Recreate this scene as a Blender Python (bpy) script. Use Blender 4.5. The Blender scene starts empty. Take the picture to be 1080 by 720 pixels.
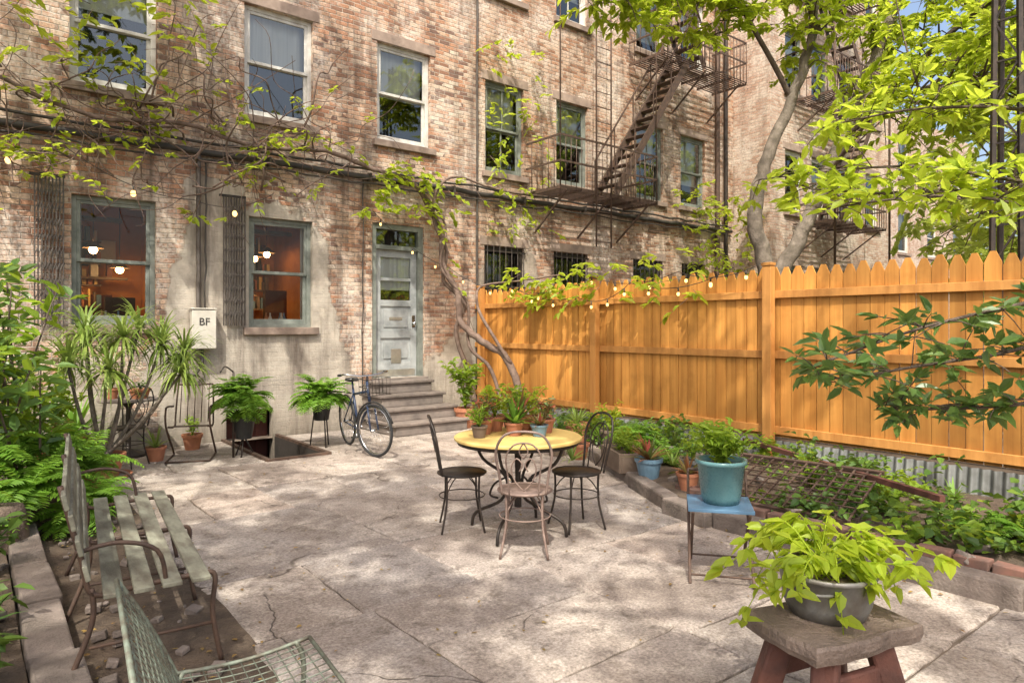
import bpy, math, random
import numpy as np
from mathutils import Vector, Matrix
random.seed(11); rng=np.random.default_rng(11)
S=bpy.context.scene
R=random.uniform
# ---------------------------------------------------------------- node helpers
def newmat(name):
    m=bpy.data.materials.new(name); m.use_nodes=True
    nt=m.node_tree; nt.nodes.clear()
    return m,nt
def nd(nt,t,ins=None,**at):
    n=nt.nodes.new(t)
    for k,v in at.items(): setattr(n,k,v)
    if ins:
        for k,v in ins.items():
            s=n.inputs[k]
            if isinstance(v,bpy.types.NodeSocket): nt.links.new(v,s)
            else:
                if isinstance(v,tuple) and len(v)==3 and s.type=='RGBA': v=(*v,1)
                s.default_value=v
    return n
def M(nt,op,a,b=0.0,c=None,clamp=False):
    n=nt.nodes.new('ShaderNodeMath'); n.operation=op; n.use_clamp=clamp
    for i,v in enumerate((a,b,c)):
        if v is None: continue
        if isinstance(v,bpy.types.NodeSocket): nt.links.new(v,n.inputs[i])
        else: n.inputs[i].default_value=v
    return n.outputs[0]
def mix(nt,f,a,b,bt='MIX'):
    n=nt.nodes.new('ShaderNodeMix'); n.data_type='RGBA'; n.blend_type=bt
    for i,v in ((0,f),(6,a),(7,b)):
        if isinstance(v,bpy.types.NodeSocket): nt.links.new(v,n.inputs[i])
        else: n.inputs[i].default_value=(*v,1) if isinstance(v,tuple) and len(v)==3 else v
    return n.outputs[2]
def mr(nt,v,a,b,c=0.0,d=1.0,smooth=False):
    n=nt.nodes.new('ShaderNodeMapRange'); n.clamp=True
    if smooth: n.interpolation_type='SMOOTHSTEP'
    nt.links.new(v,n.inputs[0])
    for i,x in ((1,a),(2,b),(3,c),(4,d)): n.inputs[i].default_value=x
    return n.outputs[0]
def noise(nt,vec,scale,detail=4,rough=.55,dist=0):
    n=nd(nt,'ShaderNodeTexNoise',{'Vector':vec,'Scale':scale,'Detail':detail,'Roughness':rough,'Distortion':dist})
    return n.outputs['Fac']
def ramp(nt,f,cols,const=False):
    n=nt.nodes.new('ShaderNodeValToRGB'); nt.links.new(f,n.inputs[0])
    if const: n.color_ramp.interpolation='CONSTANT'
    e=n.color_ramp.elements
    e[0].position=cols[0][0]; e[0].color=(*cols[0][1],1)
    e[1].position=cols[1][0]; e[1].color=(*cols[1][1],1)
    for p,c in cols[2:]:
        x=e.new(p); x.color=(*c,1)
    return n.outputs[0]
def out(nt,sh): nd(nt,'ShaderNodeOutputMaterial',{'Surface':sh})
def bumpn(nt,h,st=.5,dist=.01): return nd(nt,'ShaderNodeBump',{'Height':h,'Strength':st,'Distance':dist}).outputs[0]
def pos(nt): return nd(nt,'ShaderNodeNewGeometry')
def basic(name,c1,c2,scale=6,rough=.7,metal=0,bump=.3,isl=.25,bd=.004,spec=.4,stretch=None,det=4,stain=0,lowdark=None):
    m,nt=newmat(name); g=pos(nt); v0=g.outputs['Position'];v=v0
    if stretch: v=nd(nt,'ShaderNodeVectorMath',{0:v,1:stretch},operation='MULTIPLY').outputs[0]
    f=noise(nt,v,scale,det,.6)
    f2=mr(nt,f,.3,.7)
    c=mix(nt,f2,c1,c2)
    if stain:
        c=mix(nt,mr(nt,noise(nt,v0,2.3,4,.65),.5,.7,0,stain),c,tuple(x*.45 for x in c2))
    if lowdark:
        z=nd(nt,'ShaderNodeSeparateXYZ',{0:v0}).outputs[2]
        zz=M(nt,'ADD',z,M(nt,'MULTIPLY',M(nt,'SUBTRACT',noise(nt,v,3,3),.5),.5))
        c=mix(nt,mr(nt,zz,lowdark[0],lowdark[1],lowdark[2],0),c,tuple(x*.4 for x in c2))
    r=M(nt,'MULTIPLY_ADD',g.outputs['Random Per Island'],isl,1-isl/2)
    cc=nd(nt,'ShaderNodeHueSaturation',{'Color':c,'Value':r}).outputs[0]
    fine=noise(nt,v,scale*9,2,.6)
    h=M(nt,'ADD',f,M(nt,'MULTIPLY',fine,.5))
    b=nd(nt,'ShaderNodeBsdfPrincipled',{'Base Color':cc,'Roughness':mr(nt,fine,.2,.8,max(.05,rough-.12),min(1,rough+.12)),'Metallic':metal,'Specular IOR Level':spec,'Normal':bumpn(nt,h,bump,bd)})
    out(nt,b.outputs[0]); return m
def leafmat(name,c1,c2,trans,tf=.4,rough=.45,spec=.35,c3=None):
    m,nt=newmat(name); g=pos(nt)
    cl=[(0,c1),(1,c2)]
    if c3: cl.append((.93,c3))
    c=ramp(nt,g.outputs['Random Per Island'],cl)
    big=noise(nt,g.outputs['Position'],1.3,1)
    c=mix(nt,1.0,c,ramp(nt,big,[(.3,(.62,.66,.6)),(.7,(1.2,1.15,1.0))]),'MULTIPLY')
    p=nd(nt,'ShaderNodeBsdfPrincipled',{'Base Color':c,'Roughness':rough,'Specular IOR Level':spec})
    tc=mix(nt,.75,c,trans)
    t=nd(nt,'ShaderNodeBsdfTranslucent',{'Color':tc})
    x=nd(nt,'ShaderNodeMixShader',{0:tf,1:p.outputs[0],2:t.outputs[0]})
    out(nt,x.outputs[0]); return m
def emis(name,c,s):
    m,nt=newmat(name); e=nd(nt,'ShaderNodeEmission',{'Color':c,'Strength':s}); out(nt,e.outputs[0]); return m
def brickmat(name,pal,mortar,parge,zl=1.2,pk=1.2,pn=3.0,wash=.5,washc=(.70,.63,.54),dark=.6,w=.2,h=.068,patch=None):
    m,nt=newmat(name); g=pos(nt); P=g.outputs['Position']
    sp=nd(nt,'ShaderNodeSeparateXYZ',{0:P}); sn=nd(nt,'ShaderNodeSeparateXYZ',{0:g.outputs['True Normal']})
    isx=M(nt,'GREATER_THAN',M(nt,'ABSOLUTE',sn.outputs[0]),.6)
    u=M(nt,'ADD',M(nt,'MULTIPLY',sp.outputs[1],isx),M(nt,'MULTIPLY',sp.outputs[0],M(nt,'SUBTRACT',1.0,isx)))
    z=sp.outputs[2]
    d=M(nt,'MULTIPLY',M(nt,'SUBTRACT',noise(nt,P,14,2),.5),.014)
    d2=M(nt,'MULTIPLY',M(nt,'SUBTRACT',noise(nt,P,1.1,2),.5),.07)
    zz=M(nt,'ADD',M(nt,'ADD',z,d),d2); uu=M(nt,'ADD',u,d)
    zr=M(nt,'DIVIDE',zz,h); row=M(nt,'FLOOR',zr)
    rj=nd(nt,'ShaderNodeTexWhiteNoise',{'W':row},noise_dimensions='1D').outputs[0]
    cu=M(nt,'ADD',M(nt,'DIVIDE',uu,w),M(nt,'ADD',M(nt,'MULTIPLY',M(nt,'MODULO',row,2.0),.5),M(nt,'MULTIPLY',rj,.16)))
    col=M(nt,'FLOOR',cu); fx=M(nt,'FRACT',cu); fz=M(nt,'FRACT',zr)
    idv=nd(nt,'ShaderNodeCombineXYZ',{0:col,1:row}).outputs[0]
    wn=nd(nt,'ShaderNodeTexWhiteNoise',{0:idv},noise_dimensions='3D').outputs[0]
    bn=noise(nt,P,.55,3)
    wv=M(nt,'ADD',M(nt,'MULTIPLY',wn,.62),M(nt,'MULTIPLY',mr(nt,bn,.35,.65),.38))
    bc=ramp(nt,wv,[(i/len(pal),c) for i,c in enumerate(pal)],True)
    dx=M(nt,'MULTIPLY',M(nt,'MINIMUM',fx,M(nt,'SUBTRACT',1.0,fx)),w)
    dz=M(nt,'MULTIPLY',M(nt,'MINIMUM',fz,M(nt,'SUBTRACT',1.0,fz)),h)
    dm=M(nt,'MINIMUM',dx,dz)
    bm=mr(nt,dm,.002,.0075)
    fine=noise(nt,P,40,3,.65)
    bc=mix(nt,1.0,bc,ramp(nt,fine,[(.3,(.66,.64,.62)),(.7,(1.25,1.25,1.25))]),'MULTIPLY')
    mn=noise(nt,P,2.2,4,.65)
    mc=mix(nt,mr(nt,mn,.4,.6),mortar,tuple(x*.45 for x in mortar))
    c=mix(nt,bm,mc,bc)
    pit=mr(nt,noise(nt,P,17,3,.7),.60,.68)
    c=mix(nt,M(nt,'MULTIPLY',pit,.65),c,(.085,.06,.045))
    ws=mr(nt,noise(nt,P,.9,5,.68),.47,.60,0,wash)
    wf=M(nt,'MULTIPLY',ws,mr(nt,noise(nt,P,22,3),.35,.6,.15,1))
    c=mix(nt,wf,c,washc)
    pf=M(nt,'ADD',M(nt,'MULTIPLY',M(nt,'SUBTRACT',zl,z),pk),M(nt,'MULTIPLY',M(nt,'SUBTRACT',noise(nt,P,.75,5,.62),.5),pn*2))
    if patch:
        x0,x1,zt=patch
        a=mr(nt,sp.outputs[0],x0,x0+.5);b=mr(nt,sp.outputs[0],x1-.6,x1,1,0);cc=mr(nt,z,zt-.35,zt,1,0)
        pp=M(nt,'MULTIPLY',M(nt,'MULTIPLY',a,b),cc)
        pf=M(nt,'ADD',pf,M(nt,'MULTIPLY',pp,1.7))
    edge=mr(nt,M(nt,'ABSOLUTE',M(nt,'SUBTRACT',pf,.03)),.0,.10,1,0)
    pf=mr(nt,pf,-.03,.09)
    pc=mix(nt,mr(nt,mn,.38,.62),parge,tuple(x*.6 for x in parge))
    pc=mix(nt,mr(nt,noise(nt,P,5,5,.7),.52,.66,0,.7),pc,(parge[0]*1.25,parge[1]*1.22,parge[2]*1.2))
    pc=mix(nt,mr(nt,fine,.3,.7,0,.5),pc,tuple(x*.75 for x in parge))
    c=mix(nt,M(nt,'MULTIPLY',pf,.94),c,pc)
    c=mix(nt,M(nt,'MULTIPLY',edge,.35),c,(.10,.08,.06))
    st=nd(nt,'ShaderNodeVectorMath',{0:P,1:(2.8,2.8,.3)},operation='MULTIPLY').outputs[0]
    sf=mr(nt,noise(nt,st,1.2,5,.68),.48,.70,0,dark)
    c=mix(nt,sf,c,(.085,.06,.045))
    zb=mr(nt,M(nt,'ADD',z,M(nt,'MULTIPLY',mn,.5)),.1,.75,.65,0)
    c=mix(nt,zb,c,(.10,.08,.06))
    hh=M(nt,'ADD',M(nt,'MULTIPLY',bm,M(nt,'SUBTRACT',1.0,M(nt,'MULTIPLY',pf,.85))),M(nt,'MULTIPLY',fine,.5))
    hh=M(nt,'SUBTRACT',M(nt,'ADD',hh,M(nt,'MULTIPLY',wn,.35)),M(nt,'MULTIPLY',pit,.4))
    hh=M(nt,'ADD',hh,M(nt,'MULTIPLY',pf,1.2))
    b=nd(nt,'ShaderNodeBsdfPrincipled',{'Base Color':c,'Roughness':.88,'Specular IOR Level':.2,'Normal':bumpn(nt,hh,.9,.009)})
    out(nt,b.outputs[0]); return m
def slabmat():
    m,nt=newmat('patio_stone'); g=pos(nt); P=g.outputs['Position']; isl=g.outputs['Random Per Island']
    c=ramp(nt,isl,[(0,(.35,.30,.26)),(1,(.41,.365,.32)),(.18,(.47,.415,.365)),(.36,(.31,.28,.255)),(.52,(.42,.35,.295)),(.68,(.36,.33,.30)),(.84,(.46,.40,.34))])
    n1=noise(nt,P,.9,6,.7,.6)
    c=mix(nt,mr(nt,n1,.42,.60,0,.75),c,(.19,.155,.13))
    n2=noise(nt,P,2.6,6,.72,.4)
    c=mix(nt,mr(nt,n2,.5,.66,0,.5),c,(.57,.51,.44))
    c=mix(nt,mr(nt,noise(nt,P,6,5,.72),.53,.67,0,.7),c,(.13,.105,.085))
    fine=noise(nt,P,60,3,.75)
    c=mix(nt,1.0,c,ramp(nt,fine,[(.3,(.55,.53,.51)),(.7,(1.32,1.32,1.32))]),'MULTIPLY')
    dv=nd(nt,'ShaderNodeTexNoise',{'Vector':P,'Scale':1.5,'Detail':4}).outputs['Color']
    pv=nd(nt,'ShaderNodeVectorMath',{0:dv,1:(.6,.6,0)},operation='MULTIPLY').outputs[0]
    pv=nd(nt,'ShaderNodeVectorMath',{0:P,1:pv},operation='ADD').outputs[0]
    vo=nd(nt,'ShaderNodeTexVoronoi',{'Vector':pv,'Scale':.5},feature='DISTANCE_TO_EDGE').outputs[0]
    cr=mr(nt,vo,.0008,.0035,1,0)
    cr=M(nt,'MULTIPLY',cr,mr(nt,n1,.50,.56))
    c=mix(nt,M(nt,'MULTIPLY',cr,.7),c,(.06,.048,.038))
    h=M(nt,'ADD',M(nt,'MULTIPLY',noise(nt,P,9,5,.68),1.0),M(nt,'MULTIPLY',fine,.4))
    h=M(nt,'SUBTRACT',h,M(nt,'MULTIPLY',cr,.6))
    b=nd(nt,'ShaderNodeBsdfPrincipled',{'Base Color':c,'Roughness':.85,'Specular IOR Level':.25,'Normal':bumpn(nt,h,.9,.015)})
    out(nt,b.outputs[0]); return m
def glassmat(name,tint=(.75,.8,.78),base=.1):
    m,nt=newmat(name)
    g=nd(nt,'ShaderNodeBsdfGlossy',{'Color':(.9,.93,.92),'Roughness':.02})
    t=nd(nt,'ShaderNodeBsdfTransparent',{'Color':tint})
    f=nd(nt,'ShaderNodeFresnel',{'IOR':1.5}).outputs[0]
    ff=M(nt,'ADD',f,base,clamp=True)
    out(nt,nd(nt,'ShaderNodeMixShader',{0:ff,1:t.outputs[0],2:g.outputs[0]}).outputs[0]); return m
# ---------------------------------------------------------------- mesh builder
class MB:
    def __init__(s): s.v=[];s.f=[];s.m=[];s.s=[];s.mats=[];s.T=None
    def mi(s,mat):
        if mat not in s.mats: s.mats.append(mat)
        return s.mats.index(mat)
    def add(s,vs,fs,mat,smooth=False):
        o=len(s.v)
        if s.T is not None: vs=[tuple(s.T@Vector(v)) for v in vs]
        s.v.extend(vs); s.f.extend([tuple(i+o for i in f) for f in fs])
        k=s.mi(mat); s.m.extend([k]*len(fs)); s.s.extend([smooth]*len(fs))
    def merge(s,q):
        o=len(s.v);s.v+=q.v;s.f+=[tuple(i+o for i in f) for f in q.f];mp=[s.mi(x) for x in q.mats];s.m+=[mp[i] for i in q.m];s.s+=q.s
    def box(s,c,sz,mat,rot=None):
        x,y,z=[a/2 for a in sz]
        vs=[Vector(p) for p in((-x,-y,-z),(x,-y,-z),(x,y,-z),(-x,y,-z),(-x,-y,z),(x,-y,z),(x,y,z),(-x,y,z))]
        if rot is not None:
            if not isinstance(rot,Matrix): rot=Matrix.Rotation(rot,3,'Z')
            vs=[rot@v for v in vs]
        c=Vector(c); s.add([tuple(v+c) for v in vs],[(0,3,2,1),(4,5,6,7),(0,1,5,4),(1,2,6,5),(2,3,7,6),(3,0,4,7)],mat)
    def bx(s,x0,x1,y0,y1,z0,z1,mat): s.box(((x0+x1)/2,(y0+y1)/2,(z0+z1)/2),(x1-x0,y1-y0,z1-z0),mat)
    def bar(s,a,b,w,h,mat):
        a=Vector(a);b=Vector(b);d=b-a
        q=d.to_track_quat('X','Z').to_matrix()
        s.box((a+b)/2,(d.length,w,h),mat,q)
    def tube(s,pts,r,mat,seg=6,closed=False):
        pts=[Vector(p) for p in pts]; n=len(pts)
        rs=r if isinstance(r,(list,tuple)) else [r]*n
        vs=[];prev=None
        for i,p in enumerate(pts):
            if closed: t=pts[(i+1)%n]-pts[i-1]
            else: t=pts[min(i+1,n-1)]-pts[max(i-1,0)]
            if t.length<1e-7: t=Vector((0,0,1))
            t.normalize()
            if prev is None:
                a=Vector((0,0,1)) if abs(t.z)<.9 else Vector((1,0,0)); nrm=(a-t*a.dot(t)).normalized()
            else:
                nrm=prev-t*prev.dot(t)
                nrm=nrm.normalized() if nrm.length>1e-6 else prev
            prev=nrm; b=t.cross(nrm)
            for k in range(seg):
                an=2*math.pi*k/seg
                vs.append(tuple(p+(nrm*math.cos(an)+b*math.sin(an))*rs[i]))
        fs=[]
        for i in range(n if closed else n-1):
            j=(i+1)%n
            for k in range(seg):
                k2=(k+1)%seg
                fs.append((i*seg+k,i*seg+k2,j*seg+k2,j*seg+k))
        if not closed:
            fs.append(tuple(reversed(range(seg)))); fs.append(tuple(range((n-1)*seg,n*seg)))
        s.add(vs,fs,mat,True)
    def lathe(s,prof,c,mat,seg=20,wob=0,smooth=True):
        vs=[];fs=[];n=len(prof)
        for (r,z) in prof:
            for k in range(seg):
                a=2*math.pi*k/seg; rr=r*(1+wob*math.sin(3*a+r*9))
                vs.append((c[0]+rr*math.cos(a),c[1]+rr*math.sin(a),c[2]+z))
        for i in range(n-1):
            for k in range(seg):
                k2=(k+1)%seg; fs.append((i*seg+k,i*seg+k2,(i+1)*seg+k2,(i+1)*seg+k))
        s.add(vs,fs,mat,smooth)
    def ball(s,c,r,mat,seg=10,sc=(1,1,1),rings=6):
        pr=[(max(.0001,r*math.sin(t))*1.0,-r*math.cos(t)*sc[2]) for t in [math.pi*i/rings for i in range(rings+1)]]
        s.lathe(pr,c,mat,seg)
    def leaves(s,P,D,N,L,W,mat,curl=.15):
        P=np.asarray(P,float);n=len(P)
        if n==0:return
        D=np.asarray(D,float);N=np.asarray(N,float)
        D=D/(np.linalg.norm(D,axis=1,keepdims=True)+1e-9)
        Sd=np.cross(D,N);Sd/=np.linalg.norm(Sd,axis=1,keepdims=True)+1e-9
        N=np.cross(Sd,D)
        L=np.broadcast_to(np.asarray(L,float),(n,))[:,None];W=np.broadcast_to(np.asarray(W,float),(n,))[:,None]
        up=N*W*.16
        V=np.stack([P,P+D*L*.3+Sd*W*.48+up,P+D*L*.68+Sd*W*.36+up*.7-N*L*curl*.35,P+D*L-N*L*curl,
                    P+D*L*.68-Sd*W*.36+up*.7-N*L*curl*.35,P+D*L*.3-Sd*W*.48+up],1)
        if s.T is not None:
            A=np.array(s.T); V=V@A[:3,:3].T+A[:3,3]
        o=len(s.v); s.v.extend(map(tuple,V.reshape(-1,3).tolist()))
        b=(np.arange(n)*6+o)[:,None]
        F=np.concatenate([b+np.array([[0,1,2,3]]),b+np.array([[0,3,4,5]])],1).reshape(-1,4)
        s.f.extend(map(tuple,F.tolist()))
        k=s.mi(mat); s.m.extend([k]*(2*n)); s.s.extend([False]*(2*n))
    def blade(s,p,d,L,w,mat,droop=.6,seg=5):
        p=Vector(p);d=Vector(d).normalized();side=d.cross(Vector((0,0,1)))
        if side.length<1e-3: side=Vector((1,0,0))
        side.normalize(); vs=[];cur=p.copy();dd=d.copy()
        for i in range(seg+1):
            t=i/seg; ww=w*(.55+.9*t*(1-t)*1.6)*(1-t**3)
            vs.append(tuple(cur+side*ww/2));vs.append(tuple(cur-side*ww/2))
            dd=(dd+Vector((0,0,-droop/seg*(.5+t)))).normalized(); cur=cur+dd*L/seg
        s.add(vs,[(2*i,2*i+1,2*i+3,2*i+2) for i in range(seg)],mat,True)
    def obj(s,name,parent=None,origin=None,bevel=0):
        me=bpy.data.meshes.new(name)
        if origin is None:
            origin=parent.location if parent else Vector((0,0,0))
        origin=Vector(origin)
        v=np.array(s.v,float)-np.array(origin)
        me.from_pydata(v.tolist(),[],s.f)
        for m in s.mats: me.materials.append(m)
        me.polygons.foreach_set('material_index',s.m); me.polygons.foreach_set('use_smooth',s.s)
        me.update()
        o=bpy.data.objects.new(name,me); S.collection.objects.link(o)
        if parent: o.parent=parent; o.location=origin-parent.location
        else: o.location=origin
        if bevel:
            b=o.modifiers.new('b','BEVEL'); b.width=bevel; b.segments=2; b.limit_method='ANGLE'
        return o
def empty(name,loc):
    e=bpy.data.objects.new(name,None); e.location=Vector(loc); e.empty_display_size=.2
    S.collection.objects.link(e); return e
def cr(pts,n=5):
    pts=[Vector(p) for p in pts];q=[pts[0]]+pts+[pts[-1]];o=[]
    for i in range(1,len(q)-2):
        for k in range(n):
            t=k/n;a,b,c,d=q[i-1],q[i],q[i+1],q[i+2]
            o.append(.5*((2*b)+(c-a)*t+(2*a-5*b+4*c-d)*t*t+(3*b-a-3*c+d)*t**3))
    o.append(pts[-1]);return o
def taper(n,a,b): return [a+(b-a)*i/max(1,n-1) for i in range(n)]
# ---------------------------------------------------------------- materials
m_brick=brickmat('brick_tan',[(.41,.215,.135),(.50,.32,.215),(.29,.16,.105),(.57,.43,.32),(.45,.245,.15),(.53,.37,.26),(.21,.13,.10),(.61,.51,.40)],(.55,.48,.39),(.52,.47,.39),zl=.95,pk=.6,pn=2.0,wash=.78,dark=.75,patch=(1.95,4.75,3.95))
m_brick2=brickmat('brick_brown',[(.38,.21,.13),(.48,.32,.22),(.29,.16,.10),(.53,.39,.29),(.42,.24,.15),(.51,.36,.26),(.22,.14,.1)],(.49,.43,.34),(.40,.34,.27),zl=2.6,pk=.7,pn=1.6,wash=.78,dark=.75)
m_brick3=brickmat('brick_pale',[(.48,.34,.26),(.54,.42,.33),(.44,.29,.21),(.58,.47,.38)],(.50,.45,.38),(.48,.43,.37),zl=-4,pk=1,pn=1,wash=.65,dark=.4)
m_slab=slabmat()
m_soil=basic('soil',(.05,.036,.026),(.13,.095,.065),5,.95,bump=.9,bd=.03,isl=.1)
m_dirt=basic('dusty_dirt',(.10,.078,.06),(.20,.16,.125),3,.95,bump=.9,bd=.02,isl=.1)
m_stone=basic('kerb_stone',(.25,.205,.175),(.13,.108,.09),6,.85,bump=.9,bd=.018,isl=.4,stain=.7)
m_sill=basic('sill_stone',(.38,.29,.23),(.22,.165,.13),4,.85,bump=.5,stain=.6)
m_step=basic('step_stone',(.25,.21,.18),(.14,.12,.105),4,.85,bump=.6,bd=.01,stain=.5)
m_slate=basic('slate_slab',(.10,.075,.06),(.20,.155,.125),6,.65,bump=1,bd=.02,stain=.5)
m_redleg=basic('rusty_red_wood',(.15,.06,.042),(.07,.033,.026),7,.7,bump=.8,bd=.008,stain=.5)
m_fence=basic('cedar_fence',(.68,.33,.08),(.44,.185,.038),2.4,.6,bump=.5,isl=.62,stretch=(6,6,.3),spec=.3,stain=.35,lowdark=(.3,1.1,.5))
m_fencep=basic('cedar_post',(.60,.29,.08),(.40,.17,.04),2.2,.6,bump=.4,isl=.3,stretch=(5,5,.4),stain=.4)
m_oldwood=basic('weathered_wood',(.20,.15,.11),(.10,.07,.05),4,.9,bump=.7)
m_galv=basic('galvanised_metal',(.30,.31,.30),(.15,.15,.14),5,.5,metal=.5,bump=.2,stain=.6)
m_white=basic('white_paint',(.66,.65,.60),(.46,.44,.39),8,.5,bump=.3,isl=.1,stain=.4)
m_greenp=basic('gray_green_paint',(.25,.27,.235),(.12,.135,.115),6,.6,bump=.4,isl=.1,stain=.5)
m_door=basic('door_paint',(.42,.44,.43),(.24,.26,.255),4,.55,bump=.4,isl=.15,stain=.6)
m_metalplate=basic('brushed_plate',(.62,.62,.58),(.40,.40,.38),7,.35,metal=.8,bump=.2)
m_black=basic('black_iron',(.025,.022,.02),(.06,.045,.035),12,.5,metal=.3,bump=.3)
m_rustiron=basic('rusty_iron',(.06,.042,.034),(.13,.08,.055),14,.65,metal=.2,bump=.4)
m_gate=basic('grey_iron',(.13,.115,.10),(.07,.055,.045),10,.6,metal=.3,bump=.3)
m_paleiron=basic('pale_iron',(.30,.22,.18),(.16,.11,.09),20,.6,metal=.2,bump=.3)
m_green_wire=basic('green_wire',(.22,.27,.21),(.11,.09,.065),18,.55,metal=.2,bump=.2)
m_slat=basic('bench_slat_paint',(.31,.32,.24),(.13,.115,.085),6,.75,bump=.8,isl=.45,stretch=(3,.8,3),stain=.7)
m_cable=basic('cable',(.03,.028,.025),(.07,.06,.05),6,.6)
m_bark=basic('bark',(.16,.12,.09),(.075,.055,.04),9,.9,bump=1,bd=.02)
m_barkp=basic('pale_bark',(.25,.21,.17),(.09,.075,.055),6,.9,bump=1,bd=.03,stain=.7)
m_vine=basic('vine_bark',(.22,.155,.12),(.11,.075,.058),12,.9,bump=.9,bd=.01)
m_terra=basic('terracotta',(.48,.20,.10),(.32,.13,.075),8,.8,bump=.3,stain=.5)
m_teal=basic('teal_glaze',(.12,.25,.26),(.08,.18,.19),6,.3,bump=.1,stain=.3)
m_bluepot=basic('blue_pot',(.14,.24,.32),(.09,.15,.2),6,.35,bump=.1)
m_bluepaint=basic('blue_paint',(.13,.27,.42),(.09,.17,.26),8,.5,bump=.2)
m_yellow=basic('yellow_table',(.72,.53,.19),(.58,.40,.13),4,.45,bump=.1,stain=.3)
m_cream=basic('cream_box',(.60,.57,.49),(.46,.43,.36),5,.5,bump=.1,stain=.35)
m_basin=basic('old_zinc',(.26,.27,.265),(.12,.10,.08),7,.5,metal=.4,bump=.4,stain=.7)
m_bpot=basic('black_pot',(.02,.02,.02),(.035,.035,.035),6,.4)
m_room=basic('room_wall_orange',(.60,.27,.08),(.34,.13,.04),1.2,.8,bump=0)
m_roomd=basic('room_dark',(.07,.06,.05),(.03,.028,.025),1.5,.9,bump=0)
m_pit=basic('cellar_dark',(.05,.04,.033),(.03,.025,.02),3,.9)
m_curt=basic('curtain',(.74,.73,.69),(.58,.57,.54),3,.9,bump=0,stretch=(8,8,.2))
m_rdoor=basic('cellar_red',(.12,.03,.02),(.06,.02,.015),3,.7)
m_rubber=basic('tyre',(.02,.02,.02),(.03,.03,.03),8,.8)
m_chrome=basic('chrome',(.6,.6,.6),(.45,.45,.45),8,.2,metal=1,bump=0)
m_bike=basic('bike_blue',(.03,.05,.10),(.02,.03,.06),8,.35,bump=0)
m_glass=glassmat('window_glass',(.85,.88,.86),base=.09)
m_glass2=glassmat('window_glass_warm',(.9,.9,.86),base=.0)
m_bulb=emis('bulb_glow',(1,.60,.20),3.8)
m_lamp=emis('lamp_glow',(1,.56,.22),42)
m_text=basic('black_text',(.02,.02,.02),(.02,.02,.02),5,.6)
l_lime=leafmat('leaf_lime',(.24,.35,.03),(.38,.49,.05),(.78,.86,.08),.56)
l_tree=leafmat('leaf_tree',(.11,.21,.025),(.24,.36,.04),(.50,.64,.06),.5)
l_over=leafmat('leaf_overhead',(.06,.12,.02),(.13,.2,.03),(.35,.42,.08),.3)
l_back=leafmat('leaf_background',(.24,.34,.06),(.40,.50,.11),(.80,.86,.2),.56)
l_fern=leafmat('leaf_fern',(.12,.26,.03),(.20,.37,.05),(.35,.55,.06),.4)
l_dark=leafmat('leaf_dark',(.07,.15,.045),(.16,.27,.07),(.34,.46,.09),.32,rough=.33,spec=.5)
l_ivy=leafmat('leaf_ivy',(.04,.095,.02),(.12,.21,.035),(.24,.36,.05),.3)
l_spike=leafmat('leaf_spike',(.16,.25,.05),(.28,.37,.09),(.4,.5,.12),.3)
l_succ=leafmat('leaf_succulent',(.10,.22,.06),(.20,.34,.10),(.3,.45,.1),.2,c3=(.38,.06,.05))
l_dead=leafmat('fallen_leaf',(.22,.13,.05),(.34,.24,.08),(.4,.3,.1),.2)
# ---------------------------------------------------------------- ground
PX0,PX1,PY0=2.82,3.52,8.15
g=MB()
xs=[-70,PX0,PX1,80];ys=[-70,PY0,10.0,80]
for i in range(3):
    for j in range(3):
        if i==1 and j==1: continue
        g.add([(xs[i],ys[j],-.02),(xs[i+1],ys[j],-.02),(xs[i+1],ys[j+1],-.02),(xs[i],ys[j+1],-.02)],[(0,1,2,3)],m_dirt)
g.obj('ground')
def clip(poly,a,b,c):
    o=[];n=len(poly)
    for i in range(n):
        p,q=poly[i],poly[(i+1)%n];dp=a*p[0]+b*p[1]-c;dq=a*q[0]+b*q[1]-c
        if dp>=0:o.append(p)
        if (dp>=0)!=(dq>=0):
            t=dp/(dp-dq);o.append((p[0]+(q[0]-p[0])*t,p[1]+(q[1]-p[1])*t))
    return o
def area(p): return abs(sum(p[i][0]*p[(i+1)%len(p)][1]-p[(i+1)%len(p)][0]*p[i][1] for i in range(len(p))))/2
slabs=[]
def split(poly,lim):
    A=area(poly)
    if A<lim*R(.5,1.5) : slabs.append(poly);return
    xs=[p[0] for p in poly];ys=[p[1] for p in poly]
    w=max(xs)-min(xs);h=max(ys)-min(ys)
    an=(0 if w>h else math.pi/2)+R(-.05,.05)+(R(-.6,.6) if (A<1.6 and random.random()<.3) else 0)
    t=R(.36,.64);cx=min(xs)+w*(t if w>h else .5);cy=min(ys)+h*(.5 if w>h else t)
    a,b=math.cos(an),math.sin(an);c=a*cx+b*cy
    for sg in(1,-1):
        q=clip(poly,a*sg,b*sg,c*sg)
        if len(q)>2 and area(q)>.01: split(q,lim)
for rect in ([(1.1,-4),(4.68,-4),(4.68,PY0),(1.1,PY0)],[(1.0,PY0),(PX0,PY0),(PX0,9.97),(1.0,9.97)],[(PX1,PY0),(7.0,PY0),(7.0,9.97),(PX1,9.97)],[(4.68,3.6),(6.2,6.3),(7.0,PY0),(4.68,PY0)]):
    split(rect,1.45)
g=MB()
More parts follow.
